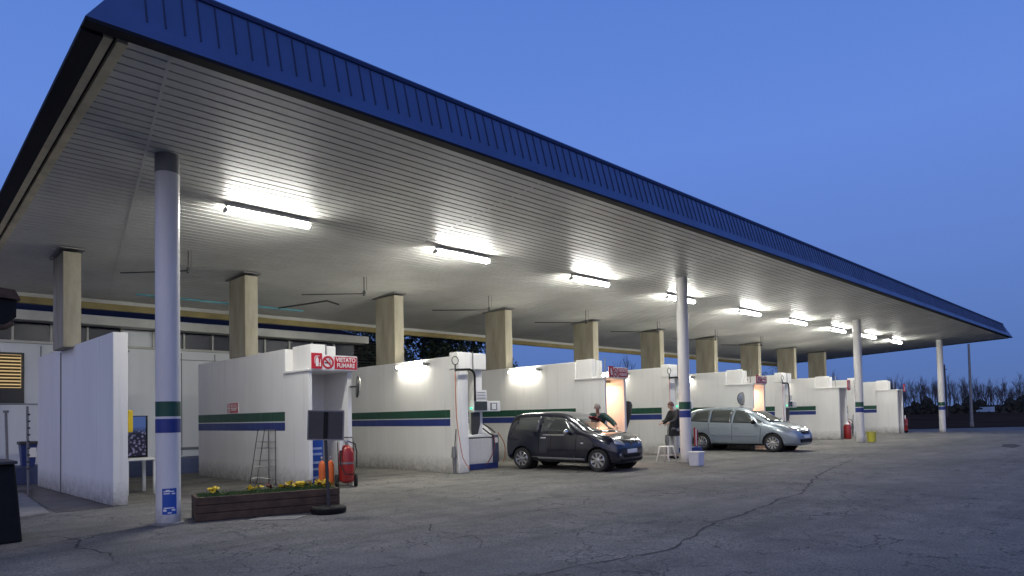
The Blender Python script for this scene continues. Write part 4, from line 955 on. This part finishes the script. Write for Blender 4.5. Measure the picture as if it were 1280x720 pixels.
            MB().lathe([(wr*0.64, -0.01), (wr*0.64, 0.01)], (cx, cy+s*0.04, wr), ax='y', n=24).build('brake_disc', M['black'], wl_, local=True)
            MB().lathe([(wr+0.052, -0.26), (wr+0.052, -0.13)] if s > 0 else [(wr+0.052, 0.13), (wr+0.052, 0.26)], (cx, cy, wr), ax='y', n=30).build('wheel_well', M['black'], root, local=True)
    return root, patch, bvh
def mirror_part(root, x, y, z, s, m_):
    mb = MB(); mb.ell((x, y*s, z), (0.075, 0.11, 0.075)); o = mb.build('wing_mirror', m_, root, smooth=True, local=True)
    MB().tube([(x, (y-0.13)*s, z-0.04), (x, (y-0.05)*s, z-0.03)], 0.025).build('stalk', M['black'], o, local=True)

# ---- dark city hatchback
paint1 = mat('dark_navy_car_paint', (0.004, 0.006, 0.018), 0.20, metal=0.2, coat=1.0)
glass = mat('tinted_car_glass', (0.050, 0.058, 0.055), 0.04, spec=0.8, coat=0.5)
chrome = mat('chrome', (0.75, 0.75, 0.75), 0.08, metal=1.0)
lampm = mat('headlamp_glass', (0.55, 0.56, 0.58), 0.06, metal=0.6, coat=1.0)
blk = M['black']; L1 = 3.54
st1 = [(0.00,.40,.58,.74,.84,.66,.64,.50),(0.04,.30,.58,.87,1.02,.80,.76,.58),(0.10,.24,.58,.95,1.22,.82,.79,.62),(0.19,.20,.58,.98,1.41,.825,.80,.64),(0.34,.18,.58,.98,1.475,.825,.805,.655),
       (0.9,.18,.58,.965,1.495,.825,.81,.66),(1.45,.18,.58,.95,1.495,.825,.81,.66),(1.85,.18,.58,.94,1.462,.825,.81,.655),(2.12,.18,.58,.935,1.35,.825,.80,.645),(2.40,.18,.58,.935,1.18,.825,.80,.64),
       (2.62,.18,.58,.935,1.04,.825,.79,.66),(2.85,.18,.57,.925,.985,.825,.77,.64),(3.12,.18,.55,.88,.935,.82,.74,.60),(3.34,.18,.50,.81,.855,.79,.70,.54),(3.48,.19,.46,.71,.74,.72,.63,.46),(3.54,.24,.42,.60,.63,.62,.54,.38)]
st1 = [(a[0],a[1],a[2]*1.02,a[3]*1.03,a[4]*1.045,a[5],a[6],a[7]) for a in st1]
h1 = math.atan2(-2.43, 0.33)
wins1 = [('side_window', [(1.24,1.00),(2.30,0.985),(1.98,1.37),(1.30,1.42)], 'side', glass, True),
         ('quarter_window', [(0.36,1.06),(1.14,1.01),(1.20,1.42),(0.46,1.40)], 'side', glass, True),
         ('windscreen', [(-0.62,0.985),(0.62,0.985),(0.54,1.40),(-0.54,1.40)], 'front', glass, False),
         ('rear_window', [(-0.55,0.98),(0.55,0.98),(0.48,1.34),(-0.48,1.34)], 'rear', glass, False)]
l1 = [('headlight', [(0.36,0.66),(0.70,0.70),(0.66,0.88),(0.40,0.76)], 'front', lampm, True, 0.008),
      ('grille', [(-0.42,0.34),(0.42,0.34),(0.46,0.44),(-0.46,0.44)], 'front', blk, False, 0.006),
      ('bumper_intake', [(-0.55,0.24),(0.55,0.24),(0.60,0.31),(-0.60,0.31)], 'front', blk, False, 0.006),
      ('fog_light', [(0.56,0.40),(0.62,0.40),(0.62,0.46),(0.56,0.46)], 'front', lampm, True, 0.008),
      ('number_plate', [(-0.26,0.455),(0.26,0.455),(0.26,0.555),(-0.26,0.555)], 'front', M['signwhite'], False, 0.012),
      ('side_sill', [(0.92,0.30),(2.60,0.28),(2.60,0.33),(0.92,0.35)], 'side', M['grey'], True, 0.010),
      ('door_seam', [(1.16,0.32),(1.172,0.32),(1.182,1.38),(1.17,1.38)], 'side', blk, True, 0.003),
      ('door_seam', [(2.32,0.34),(2.332,0.34),(2.362,0.96),(2.35,0.96)], 'side', blk, True, 0.003),
      ('door_handle', [(1.24,0.84),(1.42,0.84),(1.42,0.875),(1.24,0.875)], 'side', chrome, True, 0.022),
      ('door_trim', [(1.30,0.925),(2.0,0.92),(2.0,0.94),(1.30,0.945)], 'side', chrome, True, 0.010),
      ('indicator', [(2.50,0.70),(2.58,0.70),(2.58,0.74),(2.50,0.74)], 'side', lampm, True, 0.008),
      ('bonnet_seam', [(2.62,-0.60),(2.64,-0.60),(2.64,0.60),(2.62,0.60)], 'top', blk, False, 0.003),
      ('tail_light', [(0.60,0.82),(0.72,0.80),(0.66,1.08),(0.58,1.08)], 'rear', M['red'], True, 0.008)]
car1, patch1, bv1 = make_car('parked_car', 'small dark navy hatchback with pale alloy wheels and chrome mirror', (13.94, 11.96, 0), h1, st1, L1, paint1, (0.58, 2.99), 0.29, 1.46, wins1, l1, None, mat('silver_alloy', (0.55,0.55,0.56), 0.25, metal=0.85), 8)
for s in (-1, 1): mirror_part(car1, 2.12-L1/2, 0.90, 1.02, s, chrome)
def ring_badge(root, bvh, L, z, r, name='badge', vw=True):
    h_ = bvh.ray_cast(Vector((4,0,z)), Vector((-1,0,0)))[0]; x = (h_.x if h_ else L/2) + 0.012
    fr = Matrix(((0,0,1),(1,0,0),(0,1,0)))        # columns: right(+y), up(+z), normal(+x)
    mb = MB(); c = (x, 0, z); disc(mb, c, r*0.84, r, 0.008, fr, 28)
    def st(pts, w_=0.14):
        for a_, b_ in zip(pts[:-1], pts[1:]):
            a_ = Vector(a_)*r; b_ = Vector(b_)*r; nrm = Vector((-(b_-a_).y, (b_-a_).x)).normalized()*w_*r*0.5
            bar2d(mb, c, fr, [tuple(a_+nrm), tuple(b_+nrm), tuple(b_-nrm), tuple(a_-nrm)], 0.006)
    if vw: st([(-0.34,0.78),(0,0.10),(0.34,0.78)]); st([(-0.72,0.42),(-0.30,-0.72),(0,-0.02),(0.30,-0.72),(0.72,0.42)])
    else: st([(-1.1,-0.10),(0.25,-0.10),(-0.25,0.10),(1.1,0.10)], 0.16)
    b_ = mb.build(name, chrome, root, local=True)
    MB().lathe([(r*0.83, -0.006), (r*0.83, 0.002)], (x, 0, z), ax='x', n=24).build('badge_disc', M['black'], b_, local=True)
ring_badge(car1, bv1, L1, 0.70, 0.062)
MB().tube([(0.25-L1/2, 0.30, 1.45), (0.17-L1/2, 0.30, 1.62)], 0.006, 5).build('aerial', blk, car1, local=True)
MB().prism([(0.10-L1/2,-0.52,1.40),(0.30-L1/2,-0.54,1.46),(0.30-L1/2,0.54,1.46),(0.10-L1/2,0.52,1.40)], (0,0,0.02)).build('roof_spoiler', paint1, car1, local=True, bev=0.008)

# ---- silver blue family car
paint2 = mat('silver_blue_car_paint', (0.27, 0.32, 0.36), 0.28, metal=0.4, coat=1.0)
L2 = 4.47
st2 = [(0.00,.42,.62,.85,.95,.70,.66,.48),(0.05,.32,.62,.98,1.15,.83,.78,.56),(0.16,.25,.62,1.06,1.40,.87,.83,.61),(0.34,.22,.62,1.07,1.55,.885,.85,.635),(0.7,.20,.62,1.05,1.615,.895,.855,.645),
       (1.3,.20,.62,1.03,1.655,.895,.86,.65),(2.0,.20,.62,1.00,1.65,.895,.86,.65),(2.45,.20,.62,.985,1.60,.895,.86,.65),(2.8,.20,.62,.975,1.48,.895,.855,.64),(3.15,.20,.62,.97,1.28,.895,.85,.64),
       (3.45,.20,.62,.965,1.10,.895,.84,.64),(3.65,.20,.61,.95,1.035,.89,.82,.63),(3.95,.20,.59,.90,.965,.885,.78,.58),(4.2,.20,.54,.82,.87,.84,.71,.50),(4.38,.21,.48,.72,.75,.74,.60,.40),(4.47,.26,.43,.58,.60,.60,.48,.30)]
wins2 = [('front_side_window', [(2.12,1.04),(3.02,1.02),(2.55,1.46),(2.20,1.52)], 'side', glass, True),
         ('rear_side_window', [(1.22,1.07),(2.04,1.045),(2.12,1.525),(1.28,1.535)], 'side', glass, True),
         ('quarter_window', [(0.42,1.12),(1.14,1.075),(1.20,1.53),(0.62,1.47)], 'side', glass, True),
         ('front_corner_window', [(3.06,1.02),(3.30,1.015),(3.12,1.12),(2.94,1.20)], 'side', glass, True),
         ('windscreen', [(-0.70,1.05),(0.70,1.05),(0.60,1.54),(-0.60,1.54)], 'front', glass, False),
         ('rear_window', [(-0.62,1.06),(0.62,1.06),(0.55,1.48),(-0.55,1.48)], 'rear', glass, False)]
l2 = [('headlight', [(0.40,0.70),(0.78,0.74),(0.72,0.92),(0.44,0.80)], 'front', lampm, True, 0.008),
      ('grille', [(-0.34,0.62),(0.34,0.62),(0.38,0.72),(-0.38,0.72)], 'front', blk, False, 0.006),
      ('bumper_intake', [(-0.55,0.32),(0.55,0.32),(0.60,0.45),(-0.60,0.45)], 'front', blk, False, 0.006),
      ('number_plate', [(-0.26,0.47),(0.26,0.47),(0.26,0.57),(-0.26,0.57)], 'front', M['signwhite'], False, 0.012),
      ('rubbing_strip', [(1.30,0.56),(3.05,0.56),(3.05,0.60),(1.30,0.60)], 'side', paint2, True, 0.020),
      ('sill', [(1.28,0.24),(3.18,0.24),(3.18,0.28),(1.28,0.28)], 'side', blk, True, 0.006),
      ('door_seam', [(2.08,0.30),(2.092,0.30),(2.102,1.03),(2.09,1.03)], 'side', blk, True, 0.003),
      ('door_seam', [(3.12,0.32),(3.132,0.32),(3.202,1.00),(3.19,1.00)], 'side', blk, True, 0.003),
      ('door_seam', [(1.20,0.66),(1.212,0.66),(1.182,1.06),(1.17,1.06)], 'side', blk, True, 0.003),
      ('door_handle', [(2.16,0.86),(2.36,0.86),(2.36,0.90),(2.16,0.90)], 'side', paint2, True, 0.025),
      ('door_handle', [(1.26,0.88),(1.46,0.88),(1.46,0.92),(1.26,0.92)], 'side', paint2, True, 0.025),
      ('bonnet_seam', [(3.52,-0.66),(3.54,-0.66),(3.54,0.66),(3.52,0.66)], 'top', blk, False, 0.003),
      ('tail_light', [(0.66,0.86),(0.80,0.84),(0.74,1.20),(0.64,1.20)], 'rear', M['red'], True, 0.008)]
h2 = math.atan2(-2.75, 0.14)
car2, patch2, bv2 = make_car('parked_car', 'silver blue family car with black side windows, parked behind the standing person', (23.80, 11.94, 0), h2, st2, L2, paint2, (0.87, 3.58), 0.32, 1.56, wins2, l2, None, mat('silver_alloy_bright', (0.62,0.62,0.62), 0.25, metal=0.85), 10)
for s in (-1, 1): mirror_part(car2, 2.95-L2/2, 1.0, 1.06, s, M['black'])
ring_badge(car2, bv2, L2, 0.67, 0.07, vw=False)

# ------------------------------------------------------------------ people
def skin(name, J, E, m_, parent, sub=1, root=None, smooth=True):
    keys = list(J); idx = {k: i for i, k in enumerate(keys)}
    me = bpy.data.meshes.new(name); me.from_pydata([J[k][0] for k in keys], [(idx[a], idx[b]) for a, b in E], [])
    o = bpy.data.objects.new(name, me); C.objects.link(o)
    sk = o.modifiers.new('skin', 'SKIN'); sk.use_smooth_shade = True
    if not me.skin_vertices: me.skin_vertices.new()
    lay = me.skin_vertices[0].data
    for k in keys:
        r_ = J[k][1]; lay[idx[k]].radius = (r_, r_) if not isinstance(r_, tuple) else r_
        lay[idx[k]].use_root = (k == (root or keys[0]))
    sb = o.modifiers.new('sub', 'SUBSURF'); sb.levels = sub; sb.render_levels = sub
    dg = bpy.context.evaluated_depsgraph_get(); m2 = bpy.data.meshes.new_from_object(o.evaluated_get(dg))
    bpy.data.objects.remove(o)
    m2.materials.clear(); m2.materials.append(m_)
    for p_ in m2.polygons: p_.use_smooth = True
    o = bpy.data.objects.new(name, m2); C.objects.link(o)
    if parent is not None: o.parent = parent
    return o
def fingers(J, E, tag_, wrist, palm, d, side, up, curl=0.5, s=1.0):
    """five fingers: four leave the end of the palm, the thumb leaves its side"""
    d, side, up = Vector(d).normalized(), Vector(side).normalized(), Vector(up).normalized(); palm = Vector(palm)
    for k, (o_, l_) in enumerate(((-0.030,0.062),(-0.010,0.074),(0.011,0.070),(0.031,0.054))):
        b_ = palm + d*0.045*s + side*o_*s; m1 = b_ + (d - up*0.25*curl).normalized()*l_*0.5*s; m2 = m1 + (d*0.6 - up*curl).normalized()*l_*0.6*s
        for nm, p_, r_ in (('a', b_, 0.0095), ('b', m1, 0.0085), ('c', m2, 0.0072)): J['%s%d%s' % (tag_, k, nm)] = (tuple(p_), r_*s)
        E += [(palm_key(tag_), '%s%da' % (tag_, k)), ('%s%da' % (tag_, k), '%s%db' % (tag_, k)), ('%s%db' % (tag_, k), '%s%dc' % (tag_, k))]
    t0 = palm - d*0.01*s + side*(-0.040)*s; t1 = t0 + (d*0.7 - side*0.7)*0.035*s; t2 = t1 + (d*0.9 - side*0.2 - up*0.3)*0.03*s
    for nm, p_, r_ in (('a', t0, 0.012), ('b', t1, 0.0105), ('c', t2, 0.009)): J['%st%s' % (tag_, nm)] = (tuple(p_), r_*s)
    E += [(palm_key(tag_), '%sta' % tag_), ('%sta' % tag_, '%stb' % tag_), ('%stb' % tag_, '%stc' % tag_)]
def palm_key(t_): return t_ + 'palm'
def head_parts(root, c, fwd, hair_m, hs=1.0):
    """eyes, nose, mouth, ears and hair as children set on the body's head"""
    c = Vector(c); f = Vector(fwd).normalized(); r_ = f.cross(Vector((0,0,1))).normalized(); u_ = r_.cross(f)
    fr = Matrix((r_, f, u_)).transposed().to_4x4(); q = Matrix.Translation(c) @ fr
    hm = MB()
    for j in range(10):
        for k in range(18): pass
    vs = []; fs = []; n, m_ = 20, 9
    for j in range(m_+1):
        ph = math.pi*0.62*j/m_
        for k in range(n):
            th = 2*math.pi*k/n; x, y, z = 0.088*math.sin(ph)*math.cos(th), 0.108*math.sin(ph)*math.sin(th)-0.012, 0.125*math.cos(ph)+0.012
            if y > 0.02 and z < 0.055: z = 0.055 + (z-0.055)*0.1; y = min(y, 0.088)
            vs.append(q @ Vector((x*hs, y*hs, z*hs)))
    fs = [(j*n+k, j*n+(k+1) % n, (j+1)*n+(k+1) % n, (j+1)*n+k) for j in range(m_) for k in range(n)]
    hm.add(vs, fs); hm.build('hair', hair_m, root, smooth=True)
    fm = MB()
    for s in (-1, 1): fm.ell(q @ Vector((s*0.031, 0.086, 0.012)), (0.011, 0.011, 0.008), 8, 6)
    fm.build('eyes', M['black'], root, smooth=True)
def person(name, loc, label, P, jacket, trouser, shoe, hair_m, facing):
    """P: joints in world coordinates"""
    root = thing('person', loc, label, 'person', 'people washing cars')
    f = Vector(facing).normalized(); side = f.cross(Vector((0,0,1))).normalized(); V = Vector
    J, E = {}, []
    def j(k, p_, r_): J[k] = (tuple(p_), r_)
    j('pel', P['pel'], (0.15,0.105)); j('wai', P['wai'], (0.135,0.10)); j('che', P['che'], (0.165,0.115)); j('nec0', P['nec0'], (0.075,0.07)); j('nec', P['nec'], 0.052)
    hd = V(P['head']); up = (hd - V(P['nec'])).normalized()
    j('jaw', hd - up*0.06 + f*0.02, (0.062,0.075)); j('hd1', hd + up*0.02, (0.078,0.096)); j('hd2', hd + up*0.085, (0.060,0.072))
    j('nose', hd + f*0.098 - up*0.010, 0.012)
    E += [('pel','wai'),('wai','che'),('che','nec0'),('nec0','nec'),('nec','jaw'),('jaw','hd1'),('hd1','hd2'),('hd1','nose')]
    for s in 'LR':
        sg = 1 if s == 'R' else -1
        for k, r_ in (('hip',0.095),('kne',0.060),('ank',0.042)): j(s+k, P[s+k], r_)
        an = V(P[s+'ank']); j(s+'toe', an + V((f.x, f.y, 0)).normalized()*0.15 + V((0,0,-0.045)), 0.034)
        for k, r_ in (('sho',0.062),('elb',0.044),('wri',0.030)): j(s+k, P[s+k], r_)
        w_, e_ = V(P[s+'wri']), V(P[s+'elb']); d = (w_-e_).normalized(); pm = w_ + d*0.055; j(s+'hpalm', pm, (0.034,0.020))
        sd = d.cross(V((0,0,1)));  sd = (sd if sd.length > 0.1 else side).normalized()*sg; u2 = sd.cross(d)
        E += [('pel',s+'hip'),(s+'hip',s+'kne'),(s+'kne',s+'ank'),(s+'ank',s+'toe'),('che',s+'sho'),(s+'sho',s+'elb'),(s+'elb',s+'wri'),(s+'wri',s+'hpalm')]
        fingers(J, E, s+'h', w_, pm, d, sd, u2 if u2.z > 0 else -u2, 0.6)
    b = skin('body', J, E, M['skin'], None, 1, 'pel'); b.data.transform(rootm(root).inverted()); b.parent = root
    mb = MB()
    for sg in (-1, 1): mb.ell(hd + side*sg*0.082 - up*0.005, (0.014,0.022,0.03), 8, 6)
    mb.build('ears', M['skin'], root, smooth=True)
    mo = MB(); mo.ell(hd + f*0.088 - up*0.052, (0.022,0.022,0.005), 8, 5); mo.build('mouth', mat('lips', (0.3,0.1,0.09), 0.5), root, smooth=True)
    head_parts(root, hd, f, hair_m)
    K, E2 = {}, [('wai','che'),('che','nec0')]
    def k_(n_, p_, r_): K[n_] = (tuple(p_), r_)
    k_('hem', V(P['pel']), (0.185,0.145)); k_('wai', P['wai'], (0.175,0.135)); k_('che', P['che'], (0.195,0.145)); k_('nec0', P['nec0'], (0.088,0.082))
    E2 += [('hem','wai')]
    for s in 'LR':
        k_(s+'sho', P[s+'sho'], 0.105); k_(s+'elb', P[s+'elb'], 0.084); k_(s+'cuf', V(P[s+'wri']).lerp(V(P[s+'elb']), 0.02), 0.066)
        E2 += [('che',s+'sho'),(s+'sho',s+'elb'),(s+'elb',s+'cuf')]
    b = skin('jacket', K, E2, jacket, None, 1, 'che'); b.data.transform(rootm(root).inverted()); b.parent = root
    if P.get('long'):
        c0 = V(P['wai']); mb = MB(); vs = []; n = 24
        for z_, rx in ((0.10, 0.150), (0.0, 0.165), (-0.12, 0.19), (-0.26, 0.205), (-0.40, 0.215)):
            for k in range(n):
                a_ = 2*math.pi*k/n; wv = 1 + 0.035*math.sin(6*a_+z_*5)*(0.3-z_)
                vs.append(c0 + V((rx*wv*math.cos(a_), rx*wv*math.sin(a_)*0.95, z_)))
        mb.add(vs, [(i*n+k, i*n+(k+1) % n, (i+1)*n+(k+1) % n, (i+1)*n+k) for i in range(4) for k in range(n)] + [tuple(range(n)), tuple(range(4*n, 5*n))])
        mb.build('coat_skirt', jacket, root, smooth=True)
    K, E2 = {}, []
    k_('pel', P['pel'], (0.165,0.12)); 
    for s in 'LR':
        k_(s+'hip', P[s+'hip'], 0.112); k_(s+'kne', P[s+'kne'], 0.082); k_(s+'ank', V(P[s+'ank']) + V((0,0,0.02)), 0.070); E2 += [('pel',s+'hip'),(s+'hip',s+'kne'),(s+'kne',s+'ank')]
    b = skin('trousers', K, E2, trouser, None, 1, 'pel'); b.data.transform(rootm(root).inverted()); b.parent = root
    for s in 'LR':
        an = V(P[s+'ank']); ff = V((f.x, f.y, 0)).normalized(); K = {}
        k_('a', an - ff*0.05 + V((0,0,-0.035)), 0.052); k_('b', an + ff*0.07 + V((0,0,-0.045)), 0.048); k_('c', an + ff*0.17 + V((0,0,-0.055)), 0.036)
        b = skin('shoe', K, [('a','b'),('b','c')], shoe, None, 1, 'a'); b.data.transform(rootm(root).inverted()); b.parent = root
    return root
# person by the second column, stooping a little towards the car, seen from behind and the left
bx, by = 18.60, 11.72
PX_ = lambda dx, dy, z: (bx+dx, by+dy, z)
P1 = dict(long=True, pel=PX_(0,0,0.96), wai=PX_(-0.01,0.0,1.12), che=PX_(-0.04,0.01,1.36), nec0=PX_(-0.07,0.02,1.52), nec=PX_(-0.09,0.03,1.58), head=PX_(-0.13,0.05,1.68),
          Lhip=PX_(-0.06,-0.08,0.90), Lkne=PX_(-0.10,-0.09,0.50), Lank=PX_(-0.07,-0.11,0.09), Rhip=PX_(0.05,0.09,0.90), Rkne=PX_(0.03,0.12,0.50), Rank=PX_(0.08,0.15,0.09),
          Lsho=PX_(-0.11,-0.16,1.46), Lelb=PX_(-0.24,-0.20,1.20), Lwri=PX_(-0.47,-0.08,1.13), Rsho=PX_(0.04,0.18,1.46), Relb=PX_(-0.06,0.26,1.20), Rwri=PX_(-0.32,0.26,1.14))
person('p', (bx,by,0), 'person in a black jacket and pale trousers standing beside the second round column', P1, M['jacket'], M['trousers'], M['black'], M['hair'], (-0.85,0.45,-0.2))
# man leaning over the far side of the hatchback, wiping its windscreen
bx, by = 15.06, 12.02
P2 = dict(pel=PX_(0.05,-0.02,0.95), wai=PX_(0.03,-0.03,1.10), che=PX_(-0.06,-0.08,1.34), nec0=PX_(-0.12,-0.11,1.47), nec=PX_(-0.15,-0.13,1.53), head=PX_(-0.20,-0.16,1.64),
          Lhip=PX_(0.10,-0.09,0.88), Lkne=PX_(0.10,-0.10,0.48), Lank=PX_(0.14,-0.10,0.09), Rhip=PX_(0.0,0.06,0.88), Rkne=PX_(0.0,0.06,0.48), Rank=PX_(0.06,0.08,0.09),
          Lsho=PX_(0.06,-0.22,1.41), Lelb=PX_(0.06,-0.48,1.24), Lwri=PX_(-0.08,-0.70,1.12), Rsho=PX_(-0.20,0.06,1.42), Relb=PX_(-0.40,0.05,1.34), Rwri=PX_(-0.58,-0.14,1.40))
person('p', (bx,by,0), 'man in a dark green top leaning over the far side of the dark hatchback', P2, M['greentop'], M['jacket'], M['black'], M['hairgrey'], (-0.70,-0.65,-0.25))
t = thing('cleaning_cloth', (14.4,11.6,1.36), 'red cloth under the hand of the man leaning over the hatchback', 'cloth')  # added sheet, its red stands in for the man's reflection in the windscreen
mb = MB(); nx = 10; vs = [(14.20+0.035*i, 11.65-0.03*j+0.01*math.sin(i), 1.40-0.012*i+0.01*math.sin(i*1.7+j)) for j in range(8) for i in range(nx)]
mb.add(vs, [(j*nx+i, j*nx+i+1, (j+1)*nx+i+1, (j+1)*nx+i) for j in range(7) for i in range(nx-1)]); o = mb.build('cloth', M['redcloth'], t, smooth=True); s_ = o.modifiers.new('s', 'SOLIDIFY'); s_.thickness = 0.008

# ------------------------------------------------------------------ trees, poles, far things
def ground_at(px, D):
    v = FW*D + RIGHT*((px-640)/834.46*D); return Vector((v.x, v.y, 0))
def bare_mesh(seed, H, spread=0.42, depth=5):
    r_ = random.Random(seed); tr, cr = MB(), MB()
    def grow(p, d, L, rad, k):
        q = p + d*L; mbx = tr if k <= 1 else cr
        mbx.tube([p, p.lerp(q, 0.5)+Vector((r_.uniform(-1,1), r_.uniform(-1,1), 0))*L*0.06, q], [rad, rad*0.85, rad*0.7], 5 if k < 2 else 3, cap=False)
        if k == depth: return
        nb = 3 if k else 5
        for i in range(nb):
            a_ = r_.uniform(0, 6.28); t_ = r_.uniform(0.12, 0.50) * (1.1 if k else 0.9)
            ax = Vector((math.cos(a_), math.sin(a_), 0)); dd = (d*math.cos(t_) + ax*math.sin(t_) + Vector((0,0,0.2))).normalized()
            st_ = p.lerp(q, r_.uniform(0.45, 1.0)); grow(st_, dd, L*r_.uniform(0.55, 0.82), rad*0.55, k+1)
    grow(Vector((0,0,0)), Vector((0,0,1)), H*0.32, H*0.011, 0)
    return tr, cr
trees = []
for k in range(5):
    tr, cr = bare_mesh(20+k, 9+k*0.6)
    t = thing('bare_tree', (0,0,0), 'bare winter tree in the dark row along the far side of the field', 'tree', 'bare trees beyond the field')
    tr.build('trunk', M['bark'], t, local=True); cr.build('crown', M['bark'], t, local=True); trees.append(t)
_o1 = ['', 'first', 'second', 'third', 'fourth', 'fifth', 'sixth', 'seventh', 'eighth', 'ninth', 'tenth', 'eleventh', 'twelfth', 'thirteenth', 'fourteenth', 'fifteenth', 'sixteenth', 'seventeenth', 'eighteenth', 'nineteenth']
def ow(n): return _o1[n] if n < 20 else {2:'twentieth',3:'thirtieth',4:'fortieth',5:'fiftieth',6:'sixtieth'}[n//10] if n % 10 == 0 else {2:'twenty',3:'thirty',4:'forty',5:'fifty',6:'sixty'}[n//10] + '-' + _o1[n % 10]
spots = []
px = 1104
while px < 1310: spots.append((px, rnd.uniform(150, 185))); px += rnd.uniform(2.6, 4.6)
nrow = len(spots)
for p_ in (908, 925, 949, 962, 996, 1044, 1056, 1066): spots.append((p_, rnd.uniform(120, 150)))
for i, (px, D_) in enumerate(spots):
    k = i % 5; loc = ground_at(px, D_); sc_ = rnd.uniform(0.62, 1.18)
    if i < 5: t = trees[k]; t.location = loc
    else: t = copy_tree(trees[k], loc)
    t.rotation_euler = (0, 0, rnd.uniform(0, 6.28)); t.scale = (sc_, sc_, sc_)
    if i < nrow: t['label'] = '%s bare tree from the left in the dark row beyond the field' % ow(i+1)
    else: t['label'] = '%s bare tree top from the left showing over the far bay walls' % ow(i-nrow+1); t['group'] = 'bare trees over the far bay walls'
tr, cr = bare_mesh(77, 9.5)
t = thing('bare_tree', ground_at(781, 62), 'small bare tree showing over the bay wall above the hatchback bonnet', 'tree'); tr.build('trunk', M['bark'], t, local=True); cr.build('crown', M['bark'], t, local=True)
# scrub along the tree line
mb = MB()
for k in range(9000):
    px = rnd.uniform(1085, 1330); D_ = rnd.uniform(150, 190); c_ = ground_at(px, D_); h_ = 3.6*(0.6+0.4*math.sin(px*0.11)+0.25*math.sin(px*0.37)); z = rnd.random()**1.6*max(1.4, h_*0.9)
    s_ = rnd.uniform(0.35, 0.9); a_ = rnd.uniform(0, 6.28); e1 = Vector((math.cos(a_), math.sin(a_), rnd.uniform(-.4,.4)))*s_; e2 = Vector((rnd.uniform(-.3,.3), rnd.uniform(-.3,.3), 1))*s_*0.7
    c_.z = z; mb.add([c_-e1, c_+e2, c_+e1*0.8, c_-e2], [(0,1,2,3)])
tag(mb.build('undergrowth', M['thicket']), 'dark scrub filling the foot of the far tree row', 'scrub', kind='stuff')
def leafy(px, D_, H, Rr, label, n=5200, z0=1.5, seed=3):
    r_ = random.Random(seed); loc = ground_at(px, D_); t = thing('evergreen_tree', loc, label, 'tree', 'dark trees behind the bays')
    MB().tube([(0,0,0),(0.1,0,H*0.5),(0,0.1,H*0.85)], [0.22,0.14,0.05], 8).build('trunk', M['bark'], t, local=True)
    mb = MB(); cl_ = [(r_.uniform(-1,1)*Rr*0.7, r_.uniform(-1,1)*Rr*0.7, r_.uniform(z0, H*0.92), r_.uniform(0.5, 1.15)*Rr*0.42) for _ in range(26)]
    for k in range(n):
        cx, cy, cz, cr_ = cl_[r_.randrange(len(cl_))]; v = Vector((r_.gauss(0,1), r_.gauss(0,1), r_.gauss(0,1))).normalized()*cr_*r_.uniform(0.5,1.05)
        c_ = Vector((cx,cy,cz))+v; s_ = r_.uniform(0.05, 0.13); e1 = Vector((r_.uniform(-1,1), r_.uniform(-1,1), r_.uniform(-1,1))).normalized()*s_; e2 = Vector((r_.uniform(-1,1), r_.uniform(-1,1), r_.uniform(-1,1))).normalized()*s_*0.6
        mb.add([c_-e1, c_+e2, c_+e1, c_-e2], [(0,1,2,3)])
    mb.build('crown', M['leafdark'], t, local=True)
leafy(478, 27, 8.5, 2.8, 'dark evergreen behind the end of the workshop roof', 9000, 1.5, 3)
leafy(540, 30, 8.8, 3.2, 'dark evergreen showing left of the fourth concrete pillar', 12000, 1.5, 4)
leafy(592, 33, 8.2, 2.8, 'looser dark evergreen touching the fourth concrete pillar', 7000, 1.5, 5)
leafy(957, 95, 7.8, 2.6, 'dark tree top over the bay walls above the silver car', 2500, 1.5, 6)
leafy(902, 110, 8.4, 3.0, 'dark tree top left of the seventh concrete pillar', 2500, 1.5, 7)
# poles
t = thing('tall_pole', (59,11.85,0), 'tall thin grey pole at the far edge of the asphalt', 'pole')
MB().tube([(59,11.85,0),(59,11.85,6.15)], [0.11,0.07], 10).build('pole', M['grey'], t, smooth=True); MB().lathe([(0.13,0),(0.13,0.3),(0.11,0.32)], (59,11.85,0), n=16).build('base', M['slab'], t)
gp = ground_at(1183, 105)
t = thing('utility_pole', tuple(gp), 'leaning wooden utility pole with a short crossarm in front of the bare trees', 'pole')
MB().tube([(0,0,0),(-0.1,0.1,8.2)], [0.14,0.10], 8).build('pole', M['bark'], t, local=True); MB().box(-0.9,0.7,-0.05,0.05,7.4,7.5).build('crossarm', M['bark'], t, local=True)
gp = ground_at(1231, 146)
t = thing('parked_van', tuple(gp), 'tiny pale bluish vehicle far out before the dark trees', 'van', rz=math.atan2(FW.y, FW.x)+R(28))
mb = MB(); mb.prism([(-2.4,-0.9,0.4),(2.4,-0.9,0.4),(2.4,-0.9,1.0),(1.7,-0.9,1.2),(1.1,-0.9,2.0),(-2.4,-0.9,2.1)], (0,1.8,0)); mb.build('van_body', mat('pale_blue_van_paint', (0.30,0.40,0.52), 0.4), t, local=True, bev=0.08)
for x_ in (-1.5, 1.5):
    for s in (-1, 1): MB().lathe([(0.33,-0.1),(0.33,0.1)], (x_, s*0.85, 0.33), ax='y', n=16).build('wheel', M['rubber'], t, local=True)
mb = MB(); mb.prism([(1.15,-0.92,1.25),(1.62,-0.92,1.25),(1.08,-0.92,1.85),(0.4,-0.92,1.85),(0.4,-0.92,1.25)], (0,1.84,0)); mb.build('window', M['glassdark'], t, local=True)
t.scale = (0.66, 0.66, 0.66)
